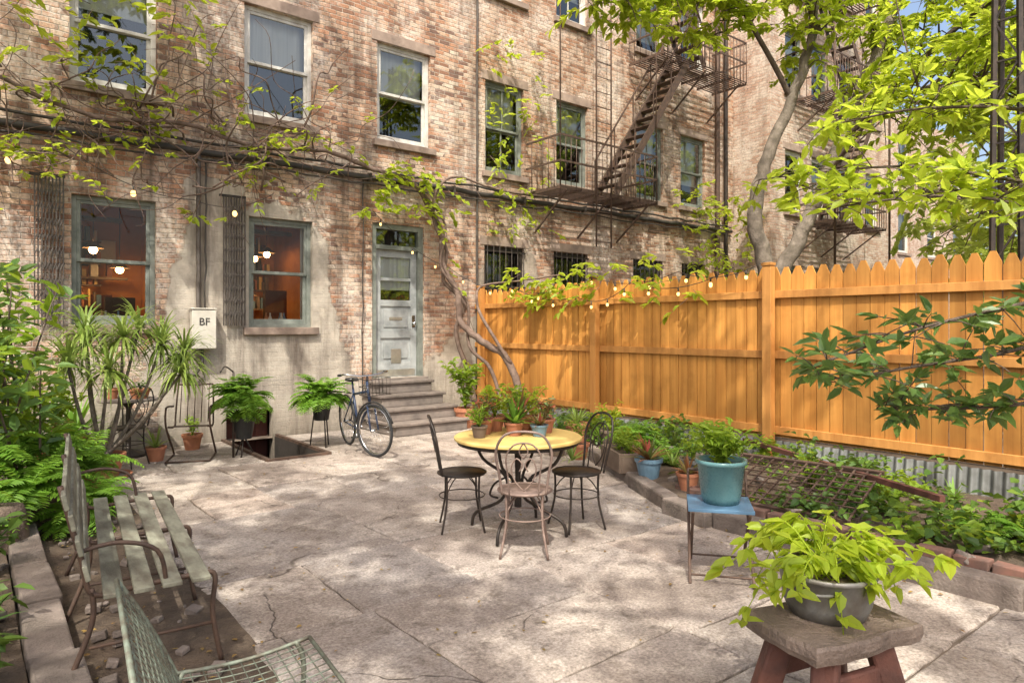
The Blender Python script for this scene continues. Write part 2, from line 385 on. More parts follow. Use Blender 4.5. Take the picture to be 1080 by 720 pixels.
for poly in slabs:
    cx=sum(p[0] for p in poly)/len(poly);cy=sum(p[1] for p in poly)/len(poly)
    n=len(poly);sgn=sum(poly[i][0]*poly[(i+1)%n][1]-poly[(i+1)%n][0]*poly[i][1] for i in range(n))
    if sgn<0: poly=poly[::-1]
    q=poly;ins=R(.004,.011)
    for i in range(n):
        p1,p2=poly[i],poly[(i+1)%n];ex,ey=p2[0]-p1[0],p2[1]-p1[1];l=math.hypot(ex,ey)
        if l<1e-4: continue
        a,b=-ey/l,ex/l; q=clip(q,a,b,a*p1[0]+b*p1[1]+ins)
    if len(q)<3: continue
    r=[]
    for i in range(len(q)):
        p1,p2=q[i],q[(i+1)%len(q)];l=math.hypot(p2[0]-p1[0],p2[1]-p1[1]);k=max(1,int(l/.07))
        for j in range(k):
            t=j/k;jt=.006 if j else .016
            r.append((p1[0]+(p2[0]-p1[0])*t+R(-jt,jt),p1[1]+(p2[1]-p1[1])*t+R(-jt,jt)))
    tx,ty,z0=R(-.008,.008),R(-.008,.008),R(-.006,.008)
    zz=lambda x,y:z0+tx*(x-cx)+ty*(y-cy)
    m=len(r);vs=[]
    for (x,y) in r:
        d=math.hypot(x-cx,y-cy)+1e-6;kk=max(0,1-.014/d); X=cx+(x-cx)*kk;Y=cy+(y-cy)*kk;vs.append((X,Y,zz(X,Y)))
    for (x,y) in r: vs.append((x,y,zz(x,y)-.011))
    for (x,y) in r: vs.append((x,y,-.05))
    fs=[tuple(range(m))]
    for k in range(m):
        k2=(k+1)%m; fs.append((m+k,m+k2,k2,k)); fs.append((2*m+k,2*m+k2,m+k2,m+k))
    g.add(vs,fs,m_slab)
g.obj('patio_pavement')
def terrain(name,x0,x1,y0,y1,z,amp,mat,nx,ny,f=None):
    g=MB();vs=[];fs=[]
    for j in range(ny+1):
        for i in range(nx+1):
            x=x0+(x1-x0)*i/nx;y=y0+(y1-y0)*j/ny
            if f: x=max(x,f(y))
            zz=z+amp*(math.sin(x*5.1+y*2.3)+math.sin(y*4.3-x*3.1)+R(-.8,.8))*.4
            vs.append((x,y,zz))
    for j in range(ny):
        for i in range(nx):
            a=j*(nx+1)+i;fs.append((a,a+1,a+nx+2,a+nx+1))
    g.add(vs,fs,mat,True);g.obj(name)
def bedx(y): 
    if y<3.6: return 4.78
    if y<6.5: return 4.78+(y-3.6)*.56
    return min(7.0,6.4+(y-6.5)*.4)
terrain('garden_bed_soil',4.8,7.3,-4,8.1,.10,.03,m_soil,20,70,bedx)
terrain('soil_border',.42,1.14,-3,9.9,.0,.02,m_soil,10,90)
terrain('soil_border',-3.5,.2,-3,9.9,.07,.03,m_soil,24,90)
g=MB()
y=-1.5
while y<9:
    l=R(.7,1.1); g.box((.31+R(-.015,.015),y+l/2,.045),(.19+R(-.02,.02),l-.02,.15+R(-.02,.02)),m_stone,R(-.02,.02)); y+=l
g.obj('stone_kerb',bevel=.012)
g=MB();y=-1.0
while y<7.9:
    l=R(.45,.95)
    x=bedx(y+l/2)-.08; dx=bedx(y+l)-bedx(y)
    g.box((x+R(-.012,.012),y+l/2,.035+R(-.01,.01)),(.15+R(-.02,.02),l*math.hypot(1,dx/l)-.012,.19+R(-.015,.015)),m_stone,Matrix.Rotation(-math.atan2(dx,l)+R(-.02,.02),3,'Z')@Matrix.Rotation(R(-.04,.04),3,'Y'))
    y+=l
g.obj('garden_bed_kerb',bevel=.018)
m_edge=basic('old_brick',(.22,.11,.08),(.12,.08,.065),8,.85,bump=.6,isl=.6,stain=.7)
g=MB();y=-.4
while y<4.1:
    g.box((4.94+max(0,y-3.4)*.5+R(-.01,.01),y,.125+R(-.01,.01)),(.10,.2,.065),m_edge,Matrix.Rotation(R(-.09,.09),3,'Z')@Matrix.Rotation(R(-.05,.05),3,'X'))
    y+=.215
g.obj('brick_edging',bevel=.008)
g=MB();n=760
P=np.stack([rng.uniform(.4,6.2,n),rng.uniform(.5,9.5,n),np.full(n,.014)],1)
P[:260,0]=rng.uniform(.4,1.3,260)
P[260:380,0]=rng.uniform(4.3,4.7,120)
keep=~((P[:,0]>PX0-.1)&(P[:,0]<PX1+.1)&(P[:,1]>PY0-.1)); P=P[keep];n=len(P)
a=rng.uniform(0,6.28,n)
g.leaves(P,np.stack([np.cos(a),np.sin(a),a*0],1),np.stack([rng.normal(0,.15,n),rng.normal(0,.15,n),a*0+1],1),rng.uniform(.015,.045,n),rng.uniform(.01,.022,n),l_dead,.0)
g.obj('fallen_leaves')
# ---------------------------------------------------------------- buildings
def facade(parent,x0,x1,z0,z1,y,ops,mat,depth=.16,back=9):
    g=MB()
    X=sorted({x0,x1,*[o[0] for o in ops],*[o[1] for o in ops]});Z=sorted({z0,z1,*[o[2] for o in ops],*[o[3] for o in ops]})
    for i in range(len(X)-1):
        for j in range(len(Z)-1):
            cx=(X[i]+X[i+1])/2;cz=(Z[j]+Z[j+1])/2
            if any(o[0]<cx<o[1] and o[2]<cz<o[3] for o in ops): continue
            g.add([(X[i],y,Z[j]),(X[i+1],y,Z[j]),(X[i+1],y,Z[j+1]),(X[i],y,Z[j+1])],[(0,1,2,3)],mat)
    for a,b,c,d in ops:
        y2=y+depth
        g.add([(a,y,c),(a,y2,c),(a,y2,d),(a,y,d)],[(3,2,1,0)],mat);g.add([(b,y,c),(b,y2,c),(b,y2,d),(b,y,d)],[(0,1,2,3)],mat)
        g.add([(a,y,d),(b,y,d),(b,y2,d),(a,y2,d)],[(0,1,2,3)],mat);g.add([(a,y,c),(b,y,c),(b,y2,c),(a,y2,c)],[(3,2,1,0)],mat)
    yb=y+back
    g.add([(x0,y,z0),(x0,yb,z0),(x0,yb,z1),(x0,y,z1)],[(3,2,1,0)],mat);g.add([(x1,y,z0),(x1,yb,z0),(x1,yb,z1),(x1,y,z1)],[(0,1,2,3)],mat)
    g.add([(x0,yb,z0),(x1,yb,z0),(x1,yb,z1),(x0,yb,z1)],[(3,2,1,0)],mat);g.add([(x0,y,z1),(x1,y,z1),(x1,yb,z1),(x0,yb,z1)],[(0,1,2,3)],m_roomd)
    g.obj('walls',parent)
def window(parent,o,y,fm,room=None,curt=0,cols=1,gl=None,sill=True,bars=False,lint=True):
    a,b,c,d=o;room=room or m_roomd;gl=gl or m_glass
    g=MB();f=.06;yf=y+.07
    g.bx(a,a+f,yf,yf+.09,c,d,fm);g.bx(b-f,b,yf,yf+.09,c,d,fm);g.bx(a+f,b-f,yf,yf+.09,d-f,d,fm);g.bx(a+f,b-f,yf,yf+.09,c,c+f*.8,fm)
    zm=(c+d)/2;s=.045
    for (p,q,yy) in ((zm-.02,d-f,yf+.012),(c+f*.8,zm+.02,yf+.05)):
        g.bx(a+f,a+f+s,yy,yy+.035,p,q,fm);g.bx(b-f-s,b-f,yy,yy+.035,p,q,fm)
        g.bx(a+f+s,b-f-s,yy,yy+.035,q-s,q,fm);g.bx(a+f+s,b-f-s,yy,yy+.035,p,p+s*(1 if p>c+.5 else 1.6),fm)
        for k in range(1,cols):
            x=a+(b-a)*k/cols; g.bx(x-.012,x+.012,yy+.003,yy+.03,p+s,q-s,fm)
    g.obj('window_frame',parent,bevel=.004)
    g=MB()
    for p,q,yy in((zm,d-f-s,yf+.03),(c+f+s,zm-.02,yf+.068)):
        t=R(-.006,.006)
        g.add([(a+f,yy+t,p),(b-f,yy-t,p),(b-f,yy-t*.3,q),(a+f,yy+t*.3,q)],[(0,1,2,3)],gl)
    g.obj('window_glass',parent)
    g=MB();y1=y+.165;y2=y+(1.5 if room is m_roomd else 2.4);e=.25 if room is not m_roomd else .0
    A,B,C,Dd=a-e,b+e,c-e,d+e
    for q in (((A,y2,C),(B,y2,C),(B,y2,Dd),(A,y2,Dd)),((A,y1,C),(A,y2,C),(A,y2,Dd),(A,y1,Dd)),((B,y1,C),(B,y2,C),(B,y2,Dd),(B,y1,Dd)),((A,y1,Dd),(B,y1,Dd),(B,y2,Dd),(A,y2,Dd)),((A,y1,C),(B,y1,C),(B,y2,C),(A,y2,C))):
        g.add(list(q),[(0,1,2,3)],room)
    if curt:
        zc=d-(d-c)*curt;n=14;vs=[]
        for i in range(n+1):
            x=a+.05+(b-a-.1)*i/n;yy=y+.24+.02*math.sin(i*1.9); vs+= [(x,yy,zc),(x,yy,d)]
        g.add(vs,[(2*i,2*i+2,2*i+3,2*i+1) for i in range(n)],m_curt,True)
        g.bx(a+.06,b-.06,y+.2,y+.215,zc-.03,zc-.005,m_curt)
    g.obj('room_interior',parent)
    g=MB()
    if sill: g.bx(a-.08,b+.08,y-.07,y+.069,c-.11,c-.002,m_sill)
    if lint: g.bx(a-.10,b+.10,y-.012,y+.05,d+.002,d+.17,m_sill)
    if sill or lint: g.obj('sill_and_lintel',parent,bevel=.008)
    if bars:
        g=MB()
        for k in range(7): x=a+.05+(b-a-.1)*k/6; g.tube([(x,y-.03,c),(x,y-.03,d)],.009,m_black,5)
        for zz in(c+.1,(c+d)/2,d-.1): g.bar((a,y-.03,zz),(b,y-.03,zz),.01,.03,m_black)
        g.obj('window_bars',parent)
B1=empty('brick_tenement_building',(3.5,10,0))
WL=[(1.0,1.95,1.63,3.26),(3.15,4.1,1.6,3.2)]
DOOR=(5.1,6.07,.77,3.3)
UP=[(.98,1.96,4.65,6.25),(3.09,4.11,4.65,6.25),(5.19,6.2,4.65,6.25)]
UP3=[(a,b,c+3.15,d+3.15) for a,b,c,d in UP]
NEG=[(-1.3,-.3,1.6,3.2),(-1.3,-.3,4.65,6.25)]
facade(B1,-3.5,7.18,-2.2,14,10,WL+[DOOR,(PX0+.02,PX1-.02,-2.2,.42)]+UP+UP3+NEG,m_brick)
for o in WL: window(B1,o,10,m_greenp,m_room,gl=m_glass2,lint=False)
cu=[.35,.45,.5]
for i,o in enumerate(UP): window(B1,o,10,m_white,curt=cu[i],cols=1)
for o in UP3+NEG: window(B1,o,10,m_white,curt=.4)
g=MB()
for (x,y,z) in ((1.38,11.2,2.72),(1.8,11.8,2.5),(1.2,11.9,2.2),(3.55,11.0,2.72),(3.92,11.5,2.85),(3.75,11.9,2.15)):
    g.ball((x,y,z-.03),.058,m_lamp,8,rings=4)
    g.tube([(x,y,z+.03),(x,y,3.45)],.006,m_black,4)
    g.lathe([(.02,.09),(.05,.07),(.13,.0),(.135,-.005)],(x,y,z),m_oldwood,16)
g.obj('pendant_lamps',B1)
g=MB()
for (x,z,w,h,yy,mm) in ((1.05,1.9,.35,.75,11.2,m_oldwood),(1.8,1.8,.4,.5,11.8,m_pit),(3.25,2.0,.3,1.1,11.6,m_oldwood),(3.95,1.9,.35,.6,11.2,m_rdoor),(3.6,2.55,.6,.04,12.1,m_oldwood),(1.5,2.35,.9,.04,12.1,m_oldwood),
    (1.3,2.75,.3,.4,12.3,m_pit),(1.7,2.8,.22,.3,12.3,m_cream),(3.5,2.9,.25,.35,12.3,m_pit),(1.25,2.48,.08,.22,12.1,m_terra),(1.5,2.46,.1,.18,12.1,m_cream),(1.7,2.5,.07,.26,12.1,m_rdoor),(3.45,2.68,.08,.22,12.1,m_cream),(3.7,2.66,.1,.2,12.1,m_terra),
    (1.5,1.85,.5,.5,12.2,m_rdoor),(3.6,1.95,.4,.7,12.2,m_oldwood),(3.3,2.9,.05,1.0,11.0,m_oldwood),(1.2,3.1,1.0,.06,11.0,m_oldwood),(3.6,3.1,1.0,.06,10.9,m_oldwood)):
    g.box((x,yy,z),(w,.12,h),mm)
for sh in range(4):
    z=1.9+sh*.33
    for (xa,xb) in((.85,1.6),(3.45,4.2)):
        g.bx(xa,xb,12.1,12.3,z,z+.025,m_oldwood);x=xa+.03
        while x<xb-.06:
            w=R(.025,.07);h=R(.12,.26);g.bx(x,x+w,12.12,12.25,z+.026,z+.026+h,random.choice((m_terra,m_cream,m_rdoor,m_bluepot,m_pit,m_oldwood,m_yellow)));x+=w+R(.004,.06)
for k in range(16): g.lathe([(.03,0),(.035,.1),(.012,.16),(.012,.2)],(R(1.1,1.9) if k%2 else R(3.25,4.0),10.32+R(0,.2),1.62),(m_bluepot,m_terra,m_cream)[k%3],8)
g.bx(.9,2.05,10.2,10.6,1.55,1.6,m_oldwood);g.bx(3.05,4.2,10.2,10.6,1.52,1.58,m_oldwood)
for (x0,x1) in((1.02,1.13),(4.0,4.09)):
    vs=[];n=8
    for i in range(n+1): x=x0+(x1-x0)*i/n;yy=10.24+.015*math.sin(i*2.1);vs+=[(x,yy,1.65),(x,yy,3.2)]
    g.add(vs,[(2*i,2*i+2,2*i+3,2*i+1) for i in range(n)],m_curt,True)
g.obj('interior_furnishings',B1)
# door
a,b,c,d=DOOR;g=MB()
zt=2.95
g.bx(a,a+.09,10.03,10.15,c,d,m_greenp);g.bx(b-.09,b,10.03,10.15,c,d,m_greenp);g.bx(a+.09,b-.09,10.03,10.15,d-.09,d,m_greenp);g.bx(a+.09,b-.09,10.03,10.15,zt-.07,zt,m_greenp)
x0,x1=a+.092,b-.092;yy=10.10
g.bx(x0,x0+.11,yy,yy+.045,c,zt-.07,m_door);g.bx(x1-.11,x1,yy,yy+.045,c,zt-.07,m_door)
for z0,z1 in((c,c+.25),(1.42,1.55),(1.95,2.05),(2.37,2.42),(zt-.19,zt-.07)): g.bx(x0+.11,x1-.11,yy,yy+.045,z0,z1,m_door)
g.bx(x0+.11,x1-.11,yy+.025,yy+.035,c+.25,1.42,m_door);g.bx(x0+.11,x1-.11,yy+.025,yy+.035,1.55,1.95,m_door)
g.bx(x0+.17,x1-.17,yy+.010,yy+.024,c+.31,1.36,m_door);g.bx(x0+.17,x1-.17,yy+.010,yy+.024,1.6,1.9,m_door)
g.bx(x0+.30,x1-.30,yy-.008,yy-.001,1.0,1.24,m_metalplate)
g.bx(x0+.03,x1-.03,yy-.006,yy-.001,c+.02,c+.13,m_metalplate)
g.bx(x0+.27,x1-.27,yy+.001,yy+.009,1.72,1.77,m_metalplate)
g.ball((x1-.06,yy-.04,1.66),.03,m_chrome);g.bx(x1-.09,x1-.03,yy-.01,yy-.001,1.6,1.8,m_chrome)
g.obj('door',B1,bevel=.006)
g=MB();g.add([(x0+.1,yy+.03,2.03),(x1-.1,yy+.03,2.03),(x1-.1,yy+.03,zt-.18),(x0+.1,yy+.03,zt-.18)],[(0,1,2,3)],m_glass);g.add([(x0,10.1,zt),(x1,10.1,zt),(x1,10.1,d-.09),(x0,10.1,d-.09)],[(0,1,2,3)],m_glass)
g.obj('door_glass',B1)
g=MB()
vs=[]
for i in range(13): x=x0+.1+(x1-x0-.2)*i/12;q=yy+.07+.01*math.sin(i*2);vs+=[(x,q,2.22),(x,q,2.8)]
g.add(vs,[(2*i,2*i+2,2*i+3,2*i+1) for i in range(12)],m_curt,True)
g.bx(a+.001,b-.001,10.5,10.52,c,d,m_roomd);g.bx(a-.03,b+.03,9.9,10.14,c-.06,c-.004,m_step);g.obj('door_recess',B1)
# pit
g=MB();zb=-2.1
g.add([(PX0,PY0,-.0),(PX0,10,0),(PX0,10,zb),(PX0,PY0,zb)],[(0,1,2,3)],m_pit);g.add([(PX1,PY0,0),(PX1,10,0),(PX1,10,zb),(PX1,PY0,zb)],[(3,2,1,0)],m_pit)
g.add([(PX0,PY0,0),(PX1,PY0,0),(PX1,PY0,zb),(PX0,PY0,zb)],[(0,1,2,3)],m_pit);g.add([(PX0,PY0,zb),(PX1,PY0,zb),(PX1,12,zb),(PX0,12,zb)],[(0,1,2,3)],m_pit)
for k in range(6): g.bx(PX0+.004,PX1-.004,PY0+.004+k*.2,PY0+.2+k*.2,zb,-.9-k*.2,m_pit)
g.bx(PX0,PX1,10.3,10.34,zb,.42,m_rdoor)
for k in range(3): g.bx(PX0+.08+k*.22,PX0+.24+k*.22,10.28,10.299,-1.4,.2,m_rdoor)
g.obj('cellar_steps',B1)
g=MB()
g.bar((PX0-.03,PY0,.015),(PX0-.03,9.98,.015),.05,.04,m_rustiron);g.bar((PX1+.03,PY0,.015),(PX1+.03,9.98,.015),.05,.04,m_rustiron);g.bar((PX0-.05,PY0-.03,.015),(PX1+.05,PY0-.03,.015),.05,.04,m_rustiron)
g.obj('cellar_hatch_frame',origin=(3.17,9,0))
E=empty('stone_stoop',(5.5,9.4,0));g=MB()
for k in range(4):
    y0=8.78+k*.27;xr=(0,0,.02,.1)[k]
    g.bx(4.86+.02*k+xr,6.12-.05*k,y0,9.985,.004+k*.185 if k==0 else k*.185,(k+1)*.185-.045,m_step)
    g.bx(4.82+.02*k+xr,6.16-.05*k,y0-.03,9.985-.01*k,(k+1)*.185-.043,(k+1)*.185,m_stone)
g.obj('steps',E,bevel=.01)
E=empty('wall_pipes',(3,9.9,4));g=MB()
def wob(p,q,n,a):
    p=Vector(p);q=Vector(q);return [p.lerp(q,i/n)+Vector((R(-a,a),R(-a,a)*.4,R(-a,a))) for i in range(n+1)]
g.tube(wob((-3.4,9.93,4.0),(15,9.93,4.0),60,.012),.045,m_cable,8)
g.tube(wob((-3.4,9.9,4.13),(15,9.92,4.10),60,.02),.02,m_cable,6)
g.tube(wob((-3.4,9.9,3.88),(15,9.92,3.9),50,.025),.014,m_cable,6)
g.tube(wob((2.46,9.95,1.3),(2.46,9.95,4.0),10,.008),.03,m_gate,8)
g.tube(wob((2.55,9.95,1.8),(2.56,9.95,3.9),10,.012),.012,m_cable,6)
g.tube(wob((4.9,9.95,.5),(4.92,9.95,4.0),10,.012),.01,m_cable,6)
g.tube(wob((7.15,9.95,.3),(7.15,9.95,14),30,.008),.022,m_gate,6)
g.tube(wob((14.4,9.92,.2),(14.4,9.92,14),16,.004),.06,m_rustiron,8)
g.tube(wob((14.75,9.92,.2),(14.75,9.92,14),16,.004),.05,m_black,8)
for x in np.arange(-3,14.5,1.6): g.bx(x,x+.03,9.86,9.995,3.94,4.06,m_gate)
g.obj('pipes',E)
for x0 in(.60,2.76):
    g=MB();n=9
    for k in range(n):
        x=x0+.02+k*.036;g.box((x,9.9+.015*(k%2),2.52),(.015,.03,1.8),m_gate)
    for zz in np.arange(1.75,3.35,.18):
        for k in range(n-1):
            x=x0+.02+k*.036; g.bar((x,9.882,zz),(x+.036,9.882,zz+.09),.006,.012,m_gate)
    g.box((x0+.15,9.94,3.44),(.36,.04,.03),m_black)
    g.obj('folding_window_gate',origin=(x0+.15,9.9,2.5))
E=empty('electrical_box',(2.5,9.9,1.3));g=MB()
g.bx(2.36,2.64,9.82,9.98,1.3,1.84,m_cream);g.bx(2.345,2.655,9.80,9.818,1.31,1.83,m_cream);g.bx(2.34,2.66,9.79,9.99,1.842,1.86,m_cream)
g.obj('box_body',E,bevel=.008)
g=MB();g.tube([(2.5,9.9,1.3),(2.5,9.9,1.1),(2.42,9.93,.95),(2.2,9.95,.95)],.02,m_cable,6);g.obj('conduit',E)
cv=bpy.data.curves.new('label','FONT');cv.body='BF';cv.size=.14;cv.extrude=.002;cv.align_x='CENTER'
t=bpy.data.objects.new('label',cv);S.collection.objects.link(t);t.parent=E;t.location=(0,-.104,.33);t.rotation_euler=(math.pi/2,0,0);cv.materials.append(m_text)
B2=empty('brick_tenement_building',(11,10,0))
o2=[];
for a,b in((7.37,8.28),(9.12,10.0),(11.5,12.42),(13.06,14.0)):
    o2+= [(a,b,4.45,6.12),(a,b,7.75,9.4),(a,b,10.9,12.5)]
og=[(7.35,8.3,1.6,3.1),(9.05,10.0,1.6,3.1),(11.4,12.4,1.6,3.1),(13.1,14.0,1.6,3.1)]
facade(B2,7.2,15.2,-.5,14.5,10.004,o2+og,m_brick2)
for i,o in enumerate(o2): window(B2,o,10.004,m_white if i%3 else m_greenp,curt=[.5,.35,.8,.45,.65][i%5],cols=1 if i%2 else 2)
for o in og: window(B2,o,10.004,m_black,bars=True)
B3=empty('brick_tenement_building',(18.5,9,0))
o3=[]
for a in(15.9,17.2,18.7,20.3):
    for z in(1.6,4.5,7.5,10.5): o3.append((a,a+.85,z,z+1.55))
facade(B3,15.21,21.8,-.5,14,9,o3,m_brick3,back=8)
for i,o in enumerate(o3): window(B3,o,9,m_white if i%2 else m_greenp,curt=[.5,0,.7][i%3],cols=1)
B4=empty('brick_tenement_building',(36,4,0))
o4=[(x,x+1.1,z,z+1.7) for x in(24.5,27,30,33,36) for z in(1.6,4.7,7.8)]
facade(B4,23,39,-.5,10.5,12,o4,m_brick3,back=8)
for o in o4: window(B4,o,12,m_white,curt=.4)
# ---------------------------------------------------------------- fire escapes
def fire_escape(x0,x1,y0,y1,z,stair=None):
    g=MB();mt=m_rustiron
    y=y0
    while y<=y1+.001: g.bar((x0,y,z),(x1,y,z),.03,.012,mt); y+=.075
    for x in np.arange(x0,x1+.01,(x1-x0)/5): g.bar((x,y0,z-.03),(x,y1,z-.03),.012,.05,mt)
    for zz in(z+.45,z+.92):
        g.bar((x0,y0,zz),(x1,y0,zz),.02,.035,mt);g.bar((x0,y0,zz),(x0,y1,zz),.02,.035,mt);g.bar((x1,y0,zz),(x1,y1,zz),.02,.035,mt)
    n=int((x1-x0)/.13)
    for k in range(n+1): x=x0+(x1-x0)*k/n; g.tube([(x,y0,z),(x,y0,z+.92)],.009,mt,4)
    for k in range(6):
        y=y0+(y1-y0)*k/6
        g.tube([(x0,y,z),(x0,y,z+.92)],.009,mt,4);g.tube([(x1,y,z),(x1,y,z+.92)],.009,mt,4)
    for x in(x0+.2,(x0+x1)/2,x1-.2):
        g.bar((x,y0+.05,z-.05),(x,y1,z-.75),.03,.03,mt)
    if stair:
        (sx,sz),(ex,ez),ys=stair
        a=Vector((sx,ys,sz));b=Vector((ex,ys,ez))
        for dy in(0,.55):
            o=Vector((0,dy,0));g.bar(a+o,b+o,.015,.16,mt)
            u=Vector((0,dy,.75)); g.bar(a+u,b+u,.03,.03,mt)
            for k in range(5): p=a.lerp(b,k/4)+o; g.bar(p,p+Vector((0,0,.75)),.02,.02,mt)
        n=int(abs(ez-sz)/.22)
        for k in range(1,n):
            p=a.lerp(b,k/n); g.box((p.x,p.y+.275,p.z),(.2,.54,.02),mt)
    return g
g=fire_escape(8.3,11.0,9.0,9.95,4.15,((9.9,4.2),(12.2,7.35),9.15))
g.merge(fire_escape(11.2,14.2,9.0,9.95,7.3,((12.8,7.35),(10.9,10.5),9.15)))
for x in(9.15,9.55): g.tube([(x,8.93,3.1),(x,8.93,9.8)],.016,m_rustiron,5)
for k in range(24): g.tube([(9.15,8.93,3.2+k*.28),(9.55,8.93,3.2+k*.28)],.009,m_rustiron,4)
for x in(8.32,10.98): g.tube([(x,9.02,4.1),(x,9.02,10.5)],.014,m_rustiron,5)
g.obj('fire_escape',origin=(10.5,9.5,4.15))
g=fire_escape(16.2,19.0,7.9,8.95,4.2,((16.9,4.25),(18.9,7.35),8.1))
for z,st in((7.3,((18.6,7.35),(16.5,10.4),8.1)),(10.4,None)):
    g.merge(fire_escape(16.2,19.4,7.9,8.95,z,st))
for x in(16.2,19.2): g.tube([(x,7.9,2.5),(x,7.9,13)],.03,m_rustiron,5)
g.obj('fire_escape',origin=(17.5,8.4,4.2))
g=MB();bx,by=9.6,2.6
for dx,dy in((-.16,-.16),(.16,-.16),(.16,.16),(-.16,.16)): g.bar((bx+dx,by+dy,0),(bx+dx*.6,by+dy*.6,9),.05,.05,m_black)
for k in range(18):
    z=.4+k*.48;sx=1 if k%2 else -1
    s=.16-.064*z/9
    g.bar((bx-s*sx,by-s,z),(bx+s*sx,by-s,z+.48),.02,.02,m_black);g.bar((bx-s,by-s*sx,z),(bx-s,by+s*sx,z+.48),.02,.02,m_black)
    g.bar((bx-s,by-s,z),(bx+s,by-s,z),.02,.02,m_black);g.bar((bx-s,by-s,z),(bx-s,by+s,z),.02,.02,m_black)
g.obj('steel_lattice_pole',origin=(bx,by,0))
# ---------------------------------------------------------------- fence
E=empty('wooden_fence',(7.16,4,0));g=MB();y=-3.0;FX=7.16
while y<9.98:
    w=.135+R(-.006,.006);t=.02;zt=2.27+R(-.018,.018);zb=.36;x=FX+R(-.004,.004)
    y1=min(y+w,9.985);ym=(y+y1)/2;wr=(y1-y)
    pr=[(y,zb),(y1,zb),(y1,zt-.10),(ym+wr*.16,zt),(ym-wr*.16,zt),(y,zt-.10)]
    vs=[(x,a,b) for a,b in pr]+[(x+t,a,b) for a,b in pr]
    fs=[(5,4,3,2,1,0),(6,7,8,9,10,11)]+[(i,(i+1)%6,6+(i+1)%6,6+i) for i in range(6)]
    g.add(vs,fs,m_fence);y+=w+R(.004,.011)
g.obj('pickets',E)
g=MB()
for z,h in((1.97,.085),(1.29,.085),(.44,.09)):
    yy=-3
    for p in(1.47,4.2,6.93,9.66,9.98):
        g.bx(FX-.045,FX-.006,yy+.01,p-.005,z-h/2,z+h/2,m_fencep);yy=p
g.obj('rails',E,bevel=.004)
g=MB()
for p in(-1.26,1.47,4.2,6.93,9.72):
    g.bx(FX-.14,FX-.047,p-.055,p+.055,.1,2.29,m_fencep);g.bx(FX-.15,FX-.04,p-.063,p+.063,2.292,2.33,m_fencep)
g.obj('posts',E,bevel=.006)
g=MB();g.bx(FX-.02,FX+.02,-3,9.98,.29,.355,m_oldwood)
n=1000;vs=[]
for i in range(n+1):
    y=-3+12.9*i/n;x=FX-.065+.022*math.sin(i*2*math.pi/7);vs+=[(x-.03,y,.05),(x+.01,y,.33)]
g.add(vs,[(2*i,2*i+1,2*i+3,2*i+2) for i in range(n)],m_galv,True)
g.obj('corrugated_base',E)
E=empty('wooden_fence',(-3.6,3,0));g=MB();y=-4
while y<9.9:
    g.bx(-3.62,-3.6,y,y+.135,.05,2.2+R(-.01,.01),m_oldwood);y+=.14
g.obj('pickets',E)
# ---------------------------------------------------------------- foliage helpers
def rdirs(n,zb=0.0,zs=.35):
    a=rng.uniform(0,2*np.pi,n);return np.stack([np.cos(a),np.sin(a),rng.normal(zb,zs,n)],1)
def rnorm(n,s=.45): return np.stack([rng.normal(0,s,n),rng.normal(0,s,n),np.ones(n)],1)
def cluster(g,c,n,sig,L,mat,flat=.55,asp=.42,zb=-.3):
    P=np.array(c)+rng.normal(0,1,(n,3))*np.array([sig,sig,sig*flat])
    s=rng.uniform(.7,1.25,n)*L
    g.leaves(P,rdirs(n,zb),rnorm(n),s,s*asp,mat)
def spray(g,a,b,n,L,mat,twig,asp=.42,r=.006,sag=.1):
    a=Vector(a);b=Vector(b);d=b-a
    pts=[a.lerp(b,i/5)+Vector((0,0,-sag*d.length*(i/5)**2)) for i in range(6)]
    g.tube([pts[0],pts[3],pts[5]],[r,r*.7,r*.4],twig,3)
    ts=rng.uniform(.15,1.0,n);P=[];D=[]
    side=d.cross(Vector((0,0,1)))
    side=side.normalized() if side.length>1e-4 else Vector((1,0,0))
    dn=d.normalized()
    for t in ts:
        i=min(4,int(t*5));f=t*5-i;p=pts[i].lerp(pts[i+1],f);sg=random.choice((-1,1))
        P.append(tuple(p)); D.append(tuple(side*sg*R(.5,1)+dn*R(.3,.9)+Vector((0,0,R(-.5,.25)))))
    s=rng.uniform(.65,1.2,n)*L
    g.leaves(P,D,rnorm(n,.35),s,s*asp,mat)
def limb(g,pts,r0,r1,mat,n=5,seg=8):
    q=cr(pts,n)
    q=[p+Vector((R(-1,1),R(-1,1),R(-1,1)))*r1*.5 for p in q]
    g.tube(q,taper(len(q),r0,r1),mat,seg);return q
def crown(g,anch,ctrs,mat,leafm,nl,L,spr=.55,tw=.012,nspr=4,asp=.42):
    for c in ctrs:
        c=Vector(c);a=min(anch,key=lambda p:(p-c).length+R(0,.6))
        mid=a.lerp(c,.5)+Vector((R(-.2,.2),R(-.2,.2),R(.0,.3)))
        q=cr([a,mid,c],4);g.tube(q,taper(len(q),tw*(1+(c-a).length*.5),tw*.4),mat,4)
        for k in range(nspr):
            st=q[int(R(len(q)*.45,len(q)-1))]
            dr=Vector((R(-1,1),R(-1,1),R(-.6,.5))).normalized()*R(.5,1)*spr
            spray(g,st,st+dr,nl//nspr,L,leafm,mat,asp,r=.004)
def ell(c,r,n,shell=0):
    o=[]
    while len(o)<n:
        v=Vector((R(-1,1),R(-1,1),R(-1,1)))
        if shell<v.length<1: o.append((c[0]+v.x*r[0],c[1]+v.y*r[1],c[2]+v.z*r[2]))
    return o
E=empty('ailanthus_tree',(11.0,6.5,0));g=MB()
t1=limb(g,[(11.0,6.5,0),(11.0,6.5,1.8),(10.93,6.58,2.8),(10.85,6.7,3.6),(11.0,6.55,4.6),(11.35,6.3,5.6),(11.65,6.1,6.8),(11.9,6,9)],.18,.06,m_barkp,6,10)
